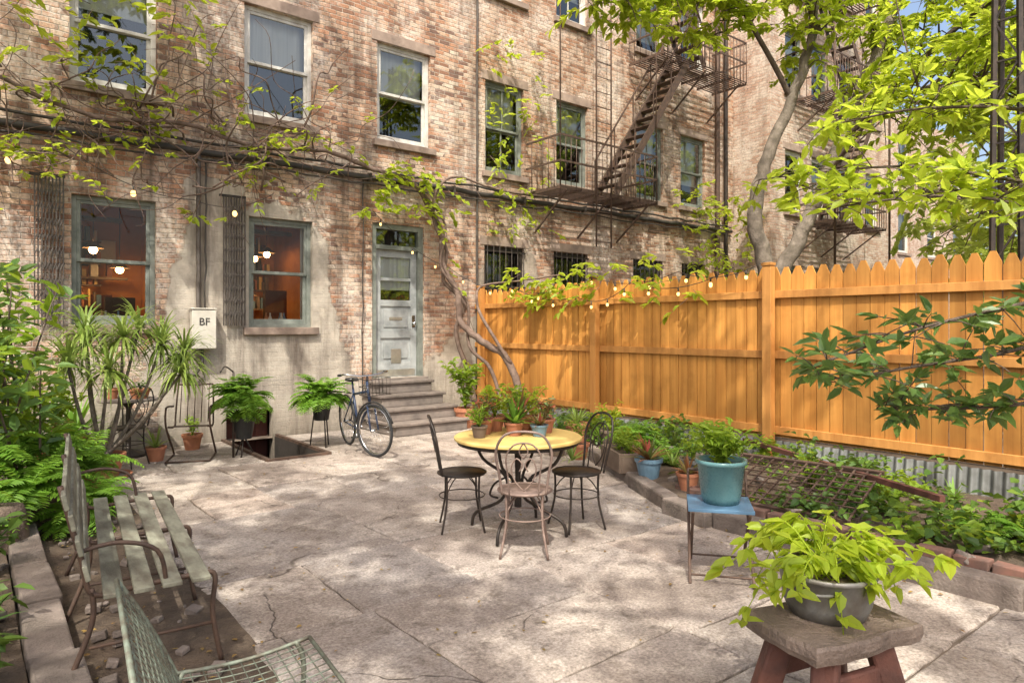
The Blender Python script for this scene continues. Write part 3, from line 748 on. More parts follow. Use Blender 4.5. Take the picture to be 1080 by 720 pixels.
t2=limb(g,[(11.02,6.48,2.3),(11.35,6.2,3.1),(11.75,5.9,4.2),(12.2,5.55,5.6),(12.65,5.2,7.0),(13.1,4.8,8.6),(13.3,4.6,10)],.15,.05,m_barkp,6,10)
t3=limb(g,[(11.35,6.3,5.6),(10.6,6.5,6.6),(9.6,6.6,7.3),(8.4,6.8,7.2),(7.5,7.0,6.6)],.05,.015,m_bark)
t4=limb(g,[(12.0,5.7,4.9),(12.3,4.3,6.2),(12.3,3.2,6.8),(12.2,2.2,7.1)],.06,.025,m_bark)
t5=limb(g,[(11.7,6,6.8),(10.9,6.1,8.0),(9.8,6.2,8.6),(8.6,6.6,8.4),(7.6,6.9,8.0)],.06,.02,m_bark)
t6=limb(g,[(11.75,5.9,4.2),(11.2,4.9,4.9),(10.7,4.0,5.0),(10.3,3.1,4.8)],.04,.015,m_bark)
g.obj('trunk',E)
g=MB();an=t1[26:]+t2[18:]+t3[4:]+t4+t5+t6
crown(g,an,ell((8.3,6.9,6.6),(1.7,.6,.75),36)+ell((10.2,6.4,7.6),(1.5,.9,.9),30)+ell((12.3,4.4,7.2),(1.9,3.0,1.9),95)+ell((11.3,6.0,9.3),(2.6,1.8,1.4),20)+ell((10.8,3.2,4.8),(1.2,2.1,1.2),44),m_bark,l_lime,76,.17,.75)
g.obj('crown',E)
def bgtree(x,y,h,rx,n,L,lm=l_back,name='background_tree',z0=.35,nl=80,spr=1.0):
    E=empty(name,(x,y,0));g=MB()
    tr=limb(g,[(x,y,0),(x+R(-.3,.3),y+R(-.3,.3),h*.3),(x+R(-.5,.5),y+R(-.5,.5),h*.6),(x+R(-.6,.6),y+R(-.6,.6),h*.95)],.2,.05,m_bark)
    an=tr[6:]
    for k in range(5):
        a=R(0,6.28);s=tr[int(R(6,len(tr)-2))];e=(s.x+math.cos(a)*rx*.7,s.y+math.sin(a)*rx*.7,s.z+h*.15)
        an+=limb(g,[s,((s.x+e[0])/2,(s.y+e[1])/2,s.z+h*.12),e],.07,.02,m_bark)
    g.obj('trunk',E);g=MB()
    crown(g,an,ell((x,y,h*(z0+1)/2),(rx,rx,h*(1-z0)/2+.3),n),m_bark,lm,nl,L,spr)
    g.obj('crown',E)
bgtree(14.5,3.2,8.0,2.5,72,.22,z0=.15)
bgtree(17.5,0.5,10,3.2,84,.27,z0=.12)
bgtree(19.5,5.0,8,2.5,75,.26,z0=.15)
bgtree(25,3,11.5,4.0,95,.36,z0=.08)
bgtree(13.2,-1.0,8,2.8,70,.22,z0=.15)
bgtree(25,-6,12,5,85,.38,z0=.1)
bgtree(10.9,1.0,5.6,1.5,30,.18,z0=.3,lm=l_lime)
# overhead tree over the yard (its crown shades the patio)
E=empty('overhanging_tree',(-4.6,1.0,0));g=MB()
o1=limb(g,[(-4.6,1.0,0),(-4.5,1.0,3),(-4.2,.8,5.5),(-3.4,.4,8),(-2.4,.2,9.3)],.24,.08,m_bark)
o2_=limb(g,[(-3.8,.6,6.8),(-2.6,-1,8.6),(-1.5,-2.5,9.2),(-.6,-3.8,9.4)],.06,.02,m_bark)
o3_=limb(g,[(-3.4,.4,8),(-2.8,2.2,9.3),(-1.8,4.4,9.8),(-.2,6.4,10),(2,7.6,10)],.06,.02,m_bark)
o4_=limb(g,[(-2.4,.2,9.3),(-1,.4,9.9),(.6,.8,10.2),(2.6,.6,10.3)],.05,.02,m_bark)
g.obj('trunk',E);g=MB()
cs=ell((-1.7,-.6,9.5),(2.9,4.6,.8),185)
holes=[(-1.5,-2.3,1.35),(-.4,-2.9,.9),(-3.1,1.6,.8),(-.3,1.2,.7),(-1.2,-.2,.5),(-1.4,3.0,.6)]
cs=[c for c in cs if not any(math.hypot(c[0]-a,c[1]-b)<r for a,b,r in holes)]
crown(g,o1[14:]+o2_+o3_+o4_,cs+ell((0,6.8,10.0),(3.6,1.8,.6),38)+ell((2.7,.8,10.2),(1.5,4.0,.5),26),m_bark,l_over,88,.19,.62,nspr=4)
# a few thin sprays inside the gaps so the light breaks into flecks
crown(g,o2_+o4_,ell((-1.3,-2.3,9.4),(1.2,1.0,.4),7),m_bark,l_over,26,.17,.7)
g.obj('crown',E)
# near right shrub
E=empty('magnolia_shrub',(4.95,.85,.15));g=MB()
limb(g,[(4.95,.85,.1),(4.85,.85,1.0),(4.75,.8,1.9),(4.6,.8,2.8)],.045,.02,m_bark)
brs=[]
for p in ([(4.75,.8,1.85),(4.3,1.0,1.75),(3.8,1.4,1.60),(3.36,1.75,1.40)],
          [(4.75,.8,1.7),(4.4,1.1,1.5),(4.05,1.55,1.38),(3.8,1.9,1.3)],
          [(4.75,.8,2.0),(4.4,1.0,2.18),(4.2,1.4,2.32),(3.95,2.0,2.3)],
          [(4.7,.8,2.3),(4.4,1.2,2.4),(4.3,1.7,2.55),(4.1,2.5,2.58)],
          [(4.6,.8,2.6),(4.5,1.2,2.8),(4.4,1.7,2.9),(4.35,2.2,2.9)],
          [(4.75,.8,1.4),(4.5,1.1,1.2),(4.3,1.5,1.14),(4.2,1.8,1.12)],
          [(4.75,.8,2.1),(4.5,1.3,2.35),(4.3,1.9,2.42),(4.15,2.2,2.48)]):
    brs.append(limb(g,p,.014,.005,m_bark,seg=5))
g.obj('branches',E);g=MB()
def whorl(g,p,d,n,L,mat,asp=.36,spread=.8):
    p=Vector(p);d=Vector(d).normalized();P=[];D=[]
    for k in range(n):
        v=Vector((R(-1,1),R(-1,1),R(-.5,.6))).normalized()
        P.append(tuple(p+v*.01-d*R(0,.05)));D.append(tuple(d*R(.2,.9)+v*spread))
    s=rng.uniform(.6,1.1,n)*L;g.leaves(P,D,rnorm(n,.5),s,s*asp,mat,.2)
for bi,b in enumerate(brs):
    lm=l_dark if bi in(0,1,5) else l_lime
    for i in range(3,len(b)):
        for k in range(3):
            v=Vector((R(-1,1),R(-1,1),R(-.35,.45))).normalized()*R(.08,.26)
            g.tube([b[i],b[i]+v*.5+Vector((0,0,.01)),b[i]+v],[.004,.003,.002],m_bark,4)
            whorl(g,b[i]+v,v,6,.115,lm,.46)
g.obj('foliage',E)
# ---------------------------------------------------------------- vines
E=empty('wisteria_vine',(6.9,8.5,.15));g=MB()
v1=limb(g,[(6.95,8.45,.1),(6.9,8.5,.7),(6.8,8.75,1.15),(6.55,9.0,1.38),(6.35,9.3,1.7),(6.4,9.5,2.2),(6.25,9.7,2.7),(6.28,9.8,3.2),(6.05,9.8,3.6),(5.7,9.75,3.95),(5.0,9.78,4.1),(4.2,9.75,4.25),(3.2,9.8,4.15),(2.2,9.76,4.3),(1.2,9.8,4.2),(.2,9.8,4.5)],.065,.025,m_vine)
v2=limb(g,[(6.7,9.3,.05),(6.65,9.5,.8),(6.45,9.6,1.5),(6.6,9.55,2.0),(6.3,9.75,2.4),(6.4,9.8,2.9),(6.1,9.72,3.35),(6.2,9.8,3.9),(6.6,9.8,4.2),(7.4,9.8,4.1),(8.6,9.85,4.1)],.045,.015,m_vine)
limb(g,[(6.85,8.6,1.0),(6.5,8.9,1.75),(6.6,9.2,2.1),(6.8,9.3,2.3),(7.0,8.6,2.35),(7.05,7.6,2.4)],.03,.01,m_vine)
limb(g,[(6.9,8.8,.1),(6.75,9.0,.9),(6.45,9.2,1.3),(6.55,9.4,2.0),(6.15,9.6,2.6),(6.35,9.75,3.3),(5.9,9.7,3.8)],.035,.015,m_vine)
va=list(v1)+list(v2)
for k in range(90):
    x=R(-.6,4.6);z=R(3.4,4.6);p=[(x,9.8,z)]
    dx=R(-1,1);dz=R(-.5,1)
    for j in range(6):
        x+=dx*R(.1,.35);z+=dz*R(.1,.4);dz+=R(-.5,.4);dx+=R(-.6,.6);p.append((x,R(9.45,9.92),max(2.9,min(6.8,z))))
    q=cr(p,4);g.tube(q,taper(len(q),R(.006,.017),.004),m_vine,4)
    if k%2: va+=q[::3]
for k in range(22):
    p0=random.choice(va);x,y,z=p0;p=[p0]
    for j in range(4): x+=R(-.1,.2);z-=R(.12,.35);p.append((x,y-R(0,.15),z))
    q=cr(p,3);g.tube(q,taper(len(q),.006,.003),m_vine,4);va+=q[3::4]
g.obj('stems',E);g=MB()
for k in range(210):
    p=random.choice(va)
    if p.z<3.0 and R(0,1)<.8: continue
    dr=Vector((R(-1,1),R(-.9,.1),R(-.7,.5))).normalized()*R(.12,.4)
    spray(g,p,p+dr,6,.11,l_lime,m_vine,.6,.003)
for k in range(90):
    p=Vector((R(-.6,2.2),R(8.8,9.8),R(4.6,6.7)));dr=Vector((R(-1,1),R(-.9,.1),R(-.7,.3))).normalized()*R(.2,.5)
    spray(g,p,p+dr,7,.15,l_lime,m_vine,.5,.004)
for k in range(44):
    p=Vector((R(4.9,6.4),9.75,R(3.4,4.3)));dr=Vector((R(-1,1),R(-.9,-.1),R(-.9,.2))).normalized()*R(.2,.45)
    spray(g,p,p+dr,8,.13,l_lime,m_vine,.6,.004)
for k in range(60):
    p=Vector((R(6.85,7.15),R(5.0,8.8),R(1.95,2.55)));dr=Vector((R(-1,-.1),R(-1,1),R(-.9,.3))).normalized()*R(.15,.5)
    spray(g,p,p+dr,8,.13,l_lime,m_vine,.55,.004)
g.obj('leaves',E)
g=MB()
for k in range(55):
    p=Vector((R(7.3,9),9.9,R(3.3,6.8)));dr=Vector((R(-1,1),R(-.6,0),R(-.7,.5))).normalized()*R(.2,.5)
    spray(g,p,p+dr,7,.13,l_lime,m_vine,.5,.004)
for k in range(90):
    p=Vector((R(12.5,15),R(9.3,9.9),R(2.2,4.8)));dr=Vector((R(-1,1),R(-.6,0),R(-.7,.5))).normalized()*R(.3,.6)
    spray(g,p,p+dr,9,.16,l_lime,m_vine,.5,.004)
g.obj('wall_creeper',origin=(8,9.9,3))
# ---------------------------------------------------------------- plants
def pot(g,c,r,h,mat):
    pr=[(.001,0),(r*.72,0),(r*.98,h*.82),(r*1.08,h*.82),(r*1.1,h),(r*.98,h),(r*.95,h*.88)]
    g.lathe(pr,c,mat,20,smooth=False)
    g.lathe([(r*.95,h*.88),(.001,h*.9)],c,m_soil,16)
def fern(g,c,n,L,mat=None,up=.75,pn=15):
    mat=mat or l_fern;c=Vector(c)
    for k in range(n):
        a=R(0,6.283);e=R(.25,1.3);d=Vector((math.cos(a)*math.cos(e),math.sin(a)*math.cos(e),math.sin(e)*up+.15)).normalized()
        l=L*R(.65,1.1);pts=[c.copy()];dd=d.copy()
        for i in range(8): dd=(dd+Vector((0,0,-.14-.02*i))).normalized();pts.append(pts[-1]+dd*l/8)
        g.tube(pts,taper(9,.003,.001),mat,3)
        P=[];D=[];LL=[]
        for j in range(pn):
            t=.12+.86*j/pn;i=min(7,int(t*8));p=pts[i].lerp(pts[i+1],t*8-i);tg=(pts[i+1]-pts[i]).normalized()
            sd=tg.cross(Vector((0,0,1)))
            sd=sd.normalized() if sd.length>1e-3 else Vector((1,0,0))
            for sg in(1,-1):
                P.append(tuple(p));D.append(tuple(sd*sg+tg*.35+Vector((0,0,R(-.25,.05)))));LL.append(L*.2*math.sin(math.pi*(.12+.85*t))**.8+.006)
        LL=np.array(LL);g.leaves(P,D,np.tile([[0,0,1.0]],(len(P),1))+rng.normal(0,.15,(len(P),3)),LL,LL*.32+.004,mat,.1)
def bush(g,c,r,h,n,L,mat,asp=.5,stems=7):
    c=Vector(c)
    for k in range(stems):
        a=R(0,6.28);t=c+Vector((math.cos(a)*r*R(.3,.9),math.sin(a)*r*R(.3,.9),h*R(.5,1)))
        q=cr([c,c.lerp(t,.5)+Vector((0,0,h*.15)),t],3);g.tube(q,taper(len(q),.006,.003),mat,4)
        m=n//stems
        ts=rng.uniform(.25,1,m);P=[tuple(q[min(len(q)-1,int(x*len(q)))]+Vector((R(-.03,.03),R(-.03,.03),R(-.03,.03)))) for x in ts]
        s=rng.uniform(.6,1.2,m)*L;g.leaves(P,rdirs(m,.15,.4),rnorm(m),s,s*asp,mat)
def rosette(g,c,n,L,w,mat,droop=.7,e0=.2,e1=1.4):
    for k in range(n):
        a=R(0,6.28);e=R(e0,e1);g.blade(c,(math.cos(a)*math.cos(e),math.sin(a)*math.cos(e),math.sin(e)),L*R(.7,1.1),w,mat,droop)
E=empty('potted_dracaena',(1.13,8.35,0));g=MB()
g.lathe([(.001,.003),(.24,.003),(.27,.04),(.25,.04),(.22,.02)],(1.13,8.35,0),m_terra,24);pot(g,(1.13,8.35,.02),.19,.24,m_terra);g.obj('pot',E)
g=MB()
tops=[(.98,8.5,1.42),(1.3,8.3,1.5),(1.70,8.45,1.4),(.78,8.1,1.2),(1.15,8.15,1.15),(1.86,8.25,1.08),(1.0,8.7,1.55),(1.5,8.6,1.58),(1.95,8.5,1.3)]
for t in tops:
    q=cr([(1.13+R(-.05,.05),8.35+R(-.05,.05),.2),((1.13+t[0])/2+R(-.06,.06),(8.35+t[1])/2,t[2]*.5),t],5);g.tube(q,taper(len(q),.022,.014),m_barkp,6)
g.obj('canes',E);g=MB()
for t in tops: rosette(g,t,80,.52,.030,l_spike,2.0,-.3,1.4)
g.obj('leaves',E)
E=empty('rubber_plant',(.4,7.4,.05));g=MB();st=[]
for k in range(15):
    p=(.3+R(-.2,.2),7.4+R(-.4,.4),.05);t=(R(-.2,.64),7.3+R(-1,.9),R(1.2,2.2))
    q=limb(g,[p,((p[0]+t[0])/2,(p[1]+t[1])/2,t[2]*.55),t],.014,.006,m_bark,seg=5);st+=q[5:]
g.obj('stems',E);g=MB()
for p in st:
    for k in range(3): whorl(g,p+Vector((R(-.12,.12),R(-.12,.12),R(-.1,.1))),(R(-1,1),R(-1,1),.2),3,.19,l_dark if R(0,1)<.6 else l_tree,.42,.9)
for k in range(8): bush(g,(R(-.2,.6),R(7.3,9.2),.4),.35,R(.6,1.1),90,.12,l_tree)
g.obj('leaves',E)
g=MB()
for (x,y,z,L) in((.5,6.9,.35,.55),(.85,7.3,.3,.5),(.35,6.3,.35,.5),(.8,6.7,.12,.42),(.3,7.4,.5,.6),(-.1,6.0,.35,.5),(.6,7.8,.45,.5),(.1,6.7,.5,.55),(.65,6.3,.1,.36)): fern(g,(x,y,z),26,L)
g.obj('fern_bed',origin=(.5,6.9,0))
g=MB()
for k in range(7): bush(g,(R(-.6,.2),R(3.2,6),.08),.25,.35,50,.11,l_ivy,.6)
for k in range(3): rosette(g,(R(-.2,.1),R(3.9,5),.08),16,.35,.05,l_dark,.9)
g.obj('border_plants',origin=(-.2,4.5,0))
g=MB();g.lathe([(.17,0),(.16,.1),(.145,.25),(.13,.3),(.08,.31),(.001,.3)],(.16,5.9,.06),m_bark,14,wob=.12);g.obj('tree_stump',origin=(.16,5.9,.05))
g=MB()
for k in range(110):
    x=R(.45,1.1) if k%3 else R(-.4,.2);s=R(.015,.055);g.box((x,R(2.4,6.4),.01+s*.2+(.06 if x<.2 else 0)),(s*R(.8,1.6),s*R(.8,1.6),s*.7),m_stone,Matrix.Rotation(R(0,3),3,'Z')@Matrix.Rotation(R(-.4,.4),3,'X'))
g.obj('loose_stones',bevel=.006)
E=empty('potted_fern',(2.7,8.7,0));g=MB()
g.tube([(2.55,8.68,.0),(2.55,8.68,1.05)],.014,m_black,6);g.tube(cr([(2.55,8.68,1.05),(2.45,8.68,1.12),(2.39,8.66,1.05)],4),.01,m_black,5)
for a in(0,2.1,4.2): g.tube([(2.68,8.7,.25),(2.68+.13*math.cos(a),8.7+.13*math.sin(a),.0)],.01,m_black,5)
pot(g,(2.68,8.7,.22),.13,.26,m_bpot);g.obj('pot_and_stand',E);g=MB();fern(g,(2.68,8.7,.68),70,.54);fern(g,(2.68,8.7,.5),20,.36);g.tube([(2.68,8.7,.4),(2.68,8.7,.7)],.02,l_fern,5);g.obj('fronds',E)
E=empty('potted_fern',(3.7,8.72,0));g=MB()
for a in(.5,2.6,4.7): g.tube([(3.7+.1*math.cos(a),8.72+.1*math.sin(a),.42),(3.7+.15*math.cos(a),8.72+.15*math.sin(a),.0)],.01,m_black,5)
pot(g,(3.7,8.72,.36),.13,.24,m_bpot);g.obj('pot_and_stand',E);g=MB();fern(g,(3.7,8.72,.64),75,.52);g.obj('fronds',E)
def potted(name,c,r,h,pm,kind,**k):
    E=empty(name,c);g=MB();pot(g,c,r,h,pm);g.obj('pot',E);g=MB();t=(c[0],c[1],c[2]+h*.9)
    if kind=='bush': bush(g,t,k.get('R',.2),k.get('H',.3),k.get('n',120),k.get('L',.06),k.get('m',l_tree),k.get('asp',.5),k.get('st',9))
    elif kind=='ros': rosette(g,t,k.get('n',26),k.get('L',.28),k.get('w',.035),k.get('m',l_succ),k.get('dr',.5),.2,1.45)
    elif kind=='fern': fern(g,t,k.get('n',26),k.get('L',.3))
    g.obj('foliage',E)
potted('potted_shrub',(6.2,8.95,0),.17,.32,m_terra,'bush',R=.42,H=.8,n=520,L=.1,st=16,m=l_tree)
potted('potted_plant',(.8,9.3,.0),.15,.3,m_terra,'bush',R=.3,H=.9,n=220,L=.11)
potted('potted_plant',(1.0,9.7,.0),.14,.3,m_terra,'ros',L=.6,n=40,w=.05,m=l_fern)
potted('potted_plant',(.72,8.6,.0),.16,.28,m_terra,'bush',R=.2,H=.4,n=140,L=.08,m=l_succ)
potted('potted_plant',(.95,7.75,.0),.13,.22,m_terra,'bush',R=.2,H=.35,n=130,L=.08)
potted('potted_plant',(1.75,9.0,.0),.11,.18,m_terra,'ros',L=.3,n=26,w=.03,m=l_spike)
potted('potted_plant',(2.3,9.6,.0),.12,.2,m_terra,'bush',R=.16,H=.25,n=100,L=.06)
potted('potted_plant',(6.5,8.3,.05),.12,.2,m_terra,'bush',R=.2,H=.35,n=140)
potted('potted_plant',(6.35,7.7,.0),.13,.22,m_terra,'ros',L=.4)
potted('potted_plant',(5.9,6.9,.0),.14,.24,m_terra,'bush',R=.22,H=.4,n=160)
potted('potted_plant',(5.75,6.3,.0),.13,.2,m_oldwood,'bush',R=.2,H=.3,n=140,m=l_ivy)
potted('potted_plant',(6.1,6.3,.12),.15,.26,m_terra,'ros',L=.35,m=l_spike)
potted('potted_plant',(5.3,4.45,.10),.13,.2,m_bluepot,'ros',L=.3,n=30,w=.05)
potted('potted_plant',(5.6,4.15,.10),.12,.2,m_galv,'bush',R=.2,H=.25,n=120)
potted('potted_plant',(5.45,5.6,.10),.12,.18,m_terra,'bush',R=.18,H=.3,n=120)
potted('potted_plant',(6.0,5.3,.10),.14,.22,m_terra,'fern',L=.4)
potted('potted_plant',(5.2,3.9,.10),.1,.16,m_terra,'ros',L=.2,n=24)
potted('potted_plant',(6.3,5.9,.10),.13,.22,m_oldwood,'bush',R=.22,H=.4,n=150,L=.07,m=l_lime)
E=empty('wooden_planter_box',(5.5,4.95,.1));g=MB();c=Vector((5.5,4.95,.0));rt=Matrix.Rotation(-.5,3,'Z')
for s,p in(((.03,.62,.2),(-.15,0,.2)),((.03,.62,.2),(.15,0,.2)),((.27,.03,.2),(0,.3,.2)),((.27,.03,.2),(0,-.3,.2)),((.27,.57,.02),(0,0,.12))): g.box(c+rt@Vector(p),s,m_oldwood,rt)
g.box(c+rt@Vector((0,0,.26)),(.26,.56,.02),m_soil,rt);g.obj('box',E,bevel=.004)
g=MB()
for k in range(5): bush(g,tuple(c+rt@Vector((R(-.06,.06),-.22+.11*k,.26))),.16,.24,70,.055,l_tree)
g.obj('plants',E)
g=MB()
for k in range(250):
    y=R(-1,5.5);x=R(bedx(y)+.3,6.9)
    if y>3 and R(0,1)<.5: continue
    if math.sin(x*3.1+y*1.7)+math.sin(y*2.9-x)<-.8: continue
    hh=R(.08,.34)*(1.2 if x>5.8 else .65)
    n=24;P=np.array([x,y,.11])+rng.normal(0,1,(n,3))*[.1,.1,0]+np.stack([np.zeros(n),np.zeros(n),rng.uniform(.02,hh,n)],1)
    L0=R(.05,.1);s=rng.uniform(.7,1.2,n)*L0;g.leaves(P,rdirs(n,-.1),rnorm(n,.5),s,s*.75,random.choice((l_ivy,l_ivy,l_ivy,l_tree)))
for k in range(40):
    y=R(5.5,8);x=R(bedx(y)+.1,7.05);cluster(g,(x,y,.26),24,.1,.08,l_ivy,asp=.6)
for k in range(18): bush(g,(R(5.9,6.8),R(0,6.8),.12),.22,R(.2,.42),90,.08,random.choice((l_tree,l_ivy)))
for k in range(9): rosette(g,(R(5.2,6.8),R(.5,6),.12),20,R(.2,.35),.03,random.choice((l_spike,l_fern)),.8)
for k in range(4): fern(g,(R(5.5,6.8),R(.8,5),.12),18,.35)
g.obj('ground_cover',origin=(6,3,.1))
g=MB()
for k in range(46):
    y=R(3.2,7.2) if k%3 else R(.5,3);x=R(bedx(y)+.15,min(7,bedx(y)+1.3));s=R(.04,.12);g.box((x,y,.11+s*.2),(s*R(.8,1.8),s*R(.8,1.8),s*.7),m_stone,Matrix.Rotation(R(0,3),3,'Z')@Matrix.Rotation(R(-.4,.4),3,'X'))
g.obj('rockery_stones',bevel=.012)
g=MB();g.T=Matrix.Translation((5.45,3.05,.27))@Matrix.Rotation(.15,4,'Z')@Matrix.Rotation(math.radians(-14),4,'Y')
for k in range(13): g.bar((-.45,-.6+k*.1,0),(.45,-.6+k*.1,0),.014,.014,m_rustiron)
for k in range(10): g.bar((-.45+k*.1,-.6,.008),(-.45+k*.1,.6,.008),.014,.008,m_rustiron)
g.bar((-.46,-.62,0),(-.46,.62,0),.03,.03,m_rustiron);g.bar((.46,-.62,0),(.46,.62,0),.03,.03,m_rustiron)
g.T=None;g.obj('iron_grate',origin=(5.35,3.05,.2))
g=MB();g.bar((5.5,1.9,.36),(6.9,4.4,.32),.045,.045,m_redleg);g.obj('wooden_rail',origin=(6,3.3,.3))
# ---------------------------------------------------------------- furniture
def bistro(x,y,yaw,mt,seatm=None):
    E=empty('wire_bistro_chair',(x,y,0));g=MB();g.T=Matrix.Translation((x,y,0))@Matrix.Rotation(yaw,4,'Z')
    r=.19;z=.45
    ring=[(r*math.cos(2*math.pi*k/24),r*math.sin(2*math.pi*k/24),z) for k in range(24)]
    g.tube(ring,.009,mt,6,True);g.lathe([(.001,z+.004),(r*.96,z+.004),(r*.98,z-.012),(.001,z-.012)],(0,0,0),seatm or mt,24)
    g.tube([(p[0]*.95,p[1]*.95,.27) for p in ring],.005,mt,5,True)
    for a in(45,135,225,315):
        c,s=math.cos(math.radians(a)),math.sin(math.radians(a))
        g.tube(cr([(c*.18,s*.18,z),(c*.175,s*.175,.33),(c*.185,s*.185,.2),(c*.235,s*.235,.008)],4),.009,mt,6)
        g.tube(cr([(c*.18,s*.18,.3),(c*.12,s*.12,.38),(c*.05,s*.05,z-.02)],4),.005,mt,5)
    def bk(u,h): return (u,-.175-.09*h/.43+.03*(u/.2)**2,z+h)
    g.tube(cr([bk(-.15,0),bk(-.17,.15),bk(-.19,.3),bk(-.13,.42),bk(0,.45),bk(.13,.42),bk(.19,.3),bk(.17,.15),bk(.15,0)],5),.009,mt,6)
    g.tube(cr([bk(-.10,.0),bk(-.11,.14),bk(-.12,.27),bk(-.07,.35),bk(0,.37),bk(.07,.35),bk(.12,.27),bk(.11,.14),bk(.10,0)],5),.006,mt,5)
    for sg in(1,-1):
        g.tube(cr([bk(0,.03),bk(.06*sg,.10),bk(.085*sg,.19),bk(.05*sg,.26),bk(0.01*sg,.22),bk(.03*sg,.17)],5),.005,mt,5)
        g.tube(cr([bk(0,.37),bk(.03*sg,.31),bk(.0,.26)],4),.005,mt,5)
    g.T=None;g.obj('frame',E)
TX,TY=3.36,4.13
def face(x,y): return math.atan2(TY-y,TX-x)-math.pi/2
bistro(3.07,4.48,face(3.07,4.48)+.35,m_black)
bistro(3.09,3.72,face(3.09,3.72)-.15,m_paleiron)
bistro(3.80,3.93,face(3.80,3.93)+.2,m_black)
E=empty('round_patio_table',(TX,TY,0));g=MB()
g.lathe([(.001,.755),(.49,.755),(.5,.748),(.5,.733),(.49,.726),(.001,.726)],(TX,TY,0),m_yellow,40,smooth=False)
g.obj('table_top',E);g=MB()
g.lathe([(.47,.724),(.475,.70),(.455,.70),(.45,.724)],(TX,TY,0),m_black,32)
g.lathe([(.03,.2),(.022,.45),(.03,.7)],(TX,TY,0),m_black,10)
for a in range(4):
    A=a*math.pi/2+.5;c,s=math.cos(A),math.sin(A)
    g.tube(cr([(TX+c*.38,TY+s*.38,.71),(TX+c*.3,TY+s*.3,.55),(TX+c*.1,TY+s*.1,.42),(TX+c*.14,TY+s*.14,.24),(TX+c*.36,TY+s*.36,.12),(TX+c*.4,TY+s*.4,.01)],5),.013,m_black,6)
    g.tube(cr([(TX+c*.1,TY+s*.1,.42),(TX+c*.2,TY+s*.2,.36),(TX+c*.24,TY+s*.24,.27),(TX+c*.17,TY+s*.17,.25)],4),.009,m_black,5)
g.obj('iron_base',E)
for i,(dx,dy,r,h,pm,kd,kw) in enumerate([(-.18,.22,.085,.12,m_terra,'bush',dict(R=.17,H=.22,n=150,L=.05,m=l_succ)),(.0,.3,.08,.12,m_terra,'bush',dict(R=.16,H=.26,n=140,L=.06,m=l_lime)),
    (.12,.12,.09,.13,m_terra,'ros',dict(L=.28,n=34,w=.03)),(.26,-.02,.08,.11,m_terra,'bush',dict(R=.15,H=.18,n=130,L=.045,m=l_succ)),(.3,.2,.08,.11,m_terra,'bush',dict(R=.15,H=.24,n=120,L=.06,m=l_lime)),
    (-.02,.02,.07,.1,m_terra,'ros',dict(L=.22,n=26,w=.04,m=l_fern)),(-.3,.1,.06,.09,m_oldwood,'bush',dict(R=.13,H=.18,n=100,L=.045)),(.1,-.14,.065,.09,m_bluepot,'ros',dict(L=.12,n=30,w=.03)),(.2,.34,.07,.1,m_oldwood,'bush',dict(R=.14,H=.26,n=120,L=.06))]):
    potted('potted_plant',(TX+dx,TY+dy,.757),r,h,pm,kd,**kw)
E=empty('blue_chair',(3.82,2.62,0));g=MB();g.T=Matrix.Translation((3.82,2.62,0))@Matrix.Rotation(-.9,4,'Z')
g.box((0,0,.45),(.4,.38,.022),m_bluepaint)
for sx in(-.19,.19):
    g.tube([(sx,.19,.44),(sx,-.24,.006)],.011,m_rustiron,6);g.tube([(sx*.9,-.19,.44),(sx*.9,.24,.006)],.011,m_rustiron,6)
g.tube([(-.19,-.2,.05),(.19,-.2,.05)],.008,m_rustiron,5);g.tube([(-.17,.2,.05),(.17,.2,.05)],.008,m_rustiron,5)
for sx in(-.19,.19): g.tube([(sx,.19,.44),(sx,.25,.62)],.01,m_rustiron,6)
g.tube([(-.19,.25,.62),(.19,.25,.62)],.01,m_rustiron,6)
g.T=None;g.obj('frame',E,bevel=.003)
c=(3.84,2.62,.462);E=empty('teal_plant_pot',c);g=MB();g.lathe([(.001,0),(.115,0),(.125,.04),(.15,.25),(.165,.255),(.165,.28),(.148,.28),(.14,.24)],c,m_teal,28);g.lathe([(.142,.24),(.001,.25)],c,m_soil,16);g.obj('pot',E)
g=MB();bush(g,(c[0],c[1],c[2]+.24),.26,.28,560,.07,l_tree,.35,26);g.obj('foliage',E)
c=Vector((2.56,1.27,0));E=empty('stone_top_stool',c);g=MB()
rt=-.25
ring=[(-.27,-.17),(-.1,-.2),(.1,-.185),(.26,-.19),(.28,0),(.26,.17),(.1,.19),(-.1,.175),(-.26,.18),(-.28,0)]
r2=[]
for i in range(len(ring)):
    for t in(0,.33,.66): p=ring[i];q=ring[(i+1)%len(ring)];r2.append((p[0]+(q[0]-p[0])*t+R(-.008,.008),p[1]+(q[1]-p[1])*t+R(-.008,.008)))
ring=[(x*math.cos(rt)-y*math.sin(rt),x*math.sin(rt)+y*math.cos(rt)) for x,y in r2];k=len(ring)
vs=[(c.x+x*.96,c.y+y*.96,.50) for x,y in ring]+[(c.x+x,c.y+y,.49+R(-.004,.004)) for x,y in ring]+[(c.x+x*R(.99,1.03),c.y+y*R(.99,1.03),.462) for x,y in ring]+[(c.x+x*R(.93,.98),c.y+y*R(.93,.98),.435) for x,y in ring]
g.add(vs,[tuple(range(k))]+[((j+1)*k+i,(j+1)*k+(i+1)%k,j*k+(i+1)%k,j*k+i) for j in range(3) for i in range(k)]+[tuple(reversed(range(3*k,4*k)))],m_slate)
g.obj('slate_top',E);g=MB()
for sx in(-1,1):
    for sy in(-1,1):
        a=Matrix.Rotation(rt,3,'Z')@Vector((sx*.13,sy*.1,.43));b=Matrix.Rotation(rt,3,'Z')@Vector((sx*.24,sy*.17,.0))
        g.bar((c.x+a.x,c.y+a.y,a.z),(c.x+b.x,c.y+b.y,b.z),.09,.09,m_redleg)
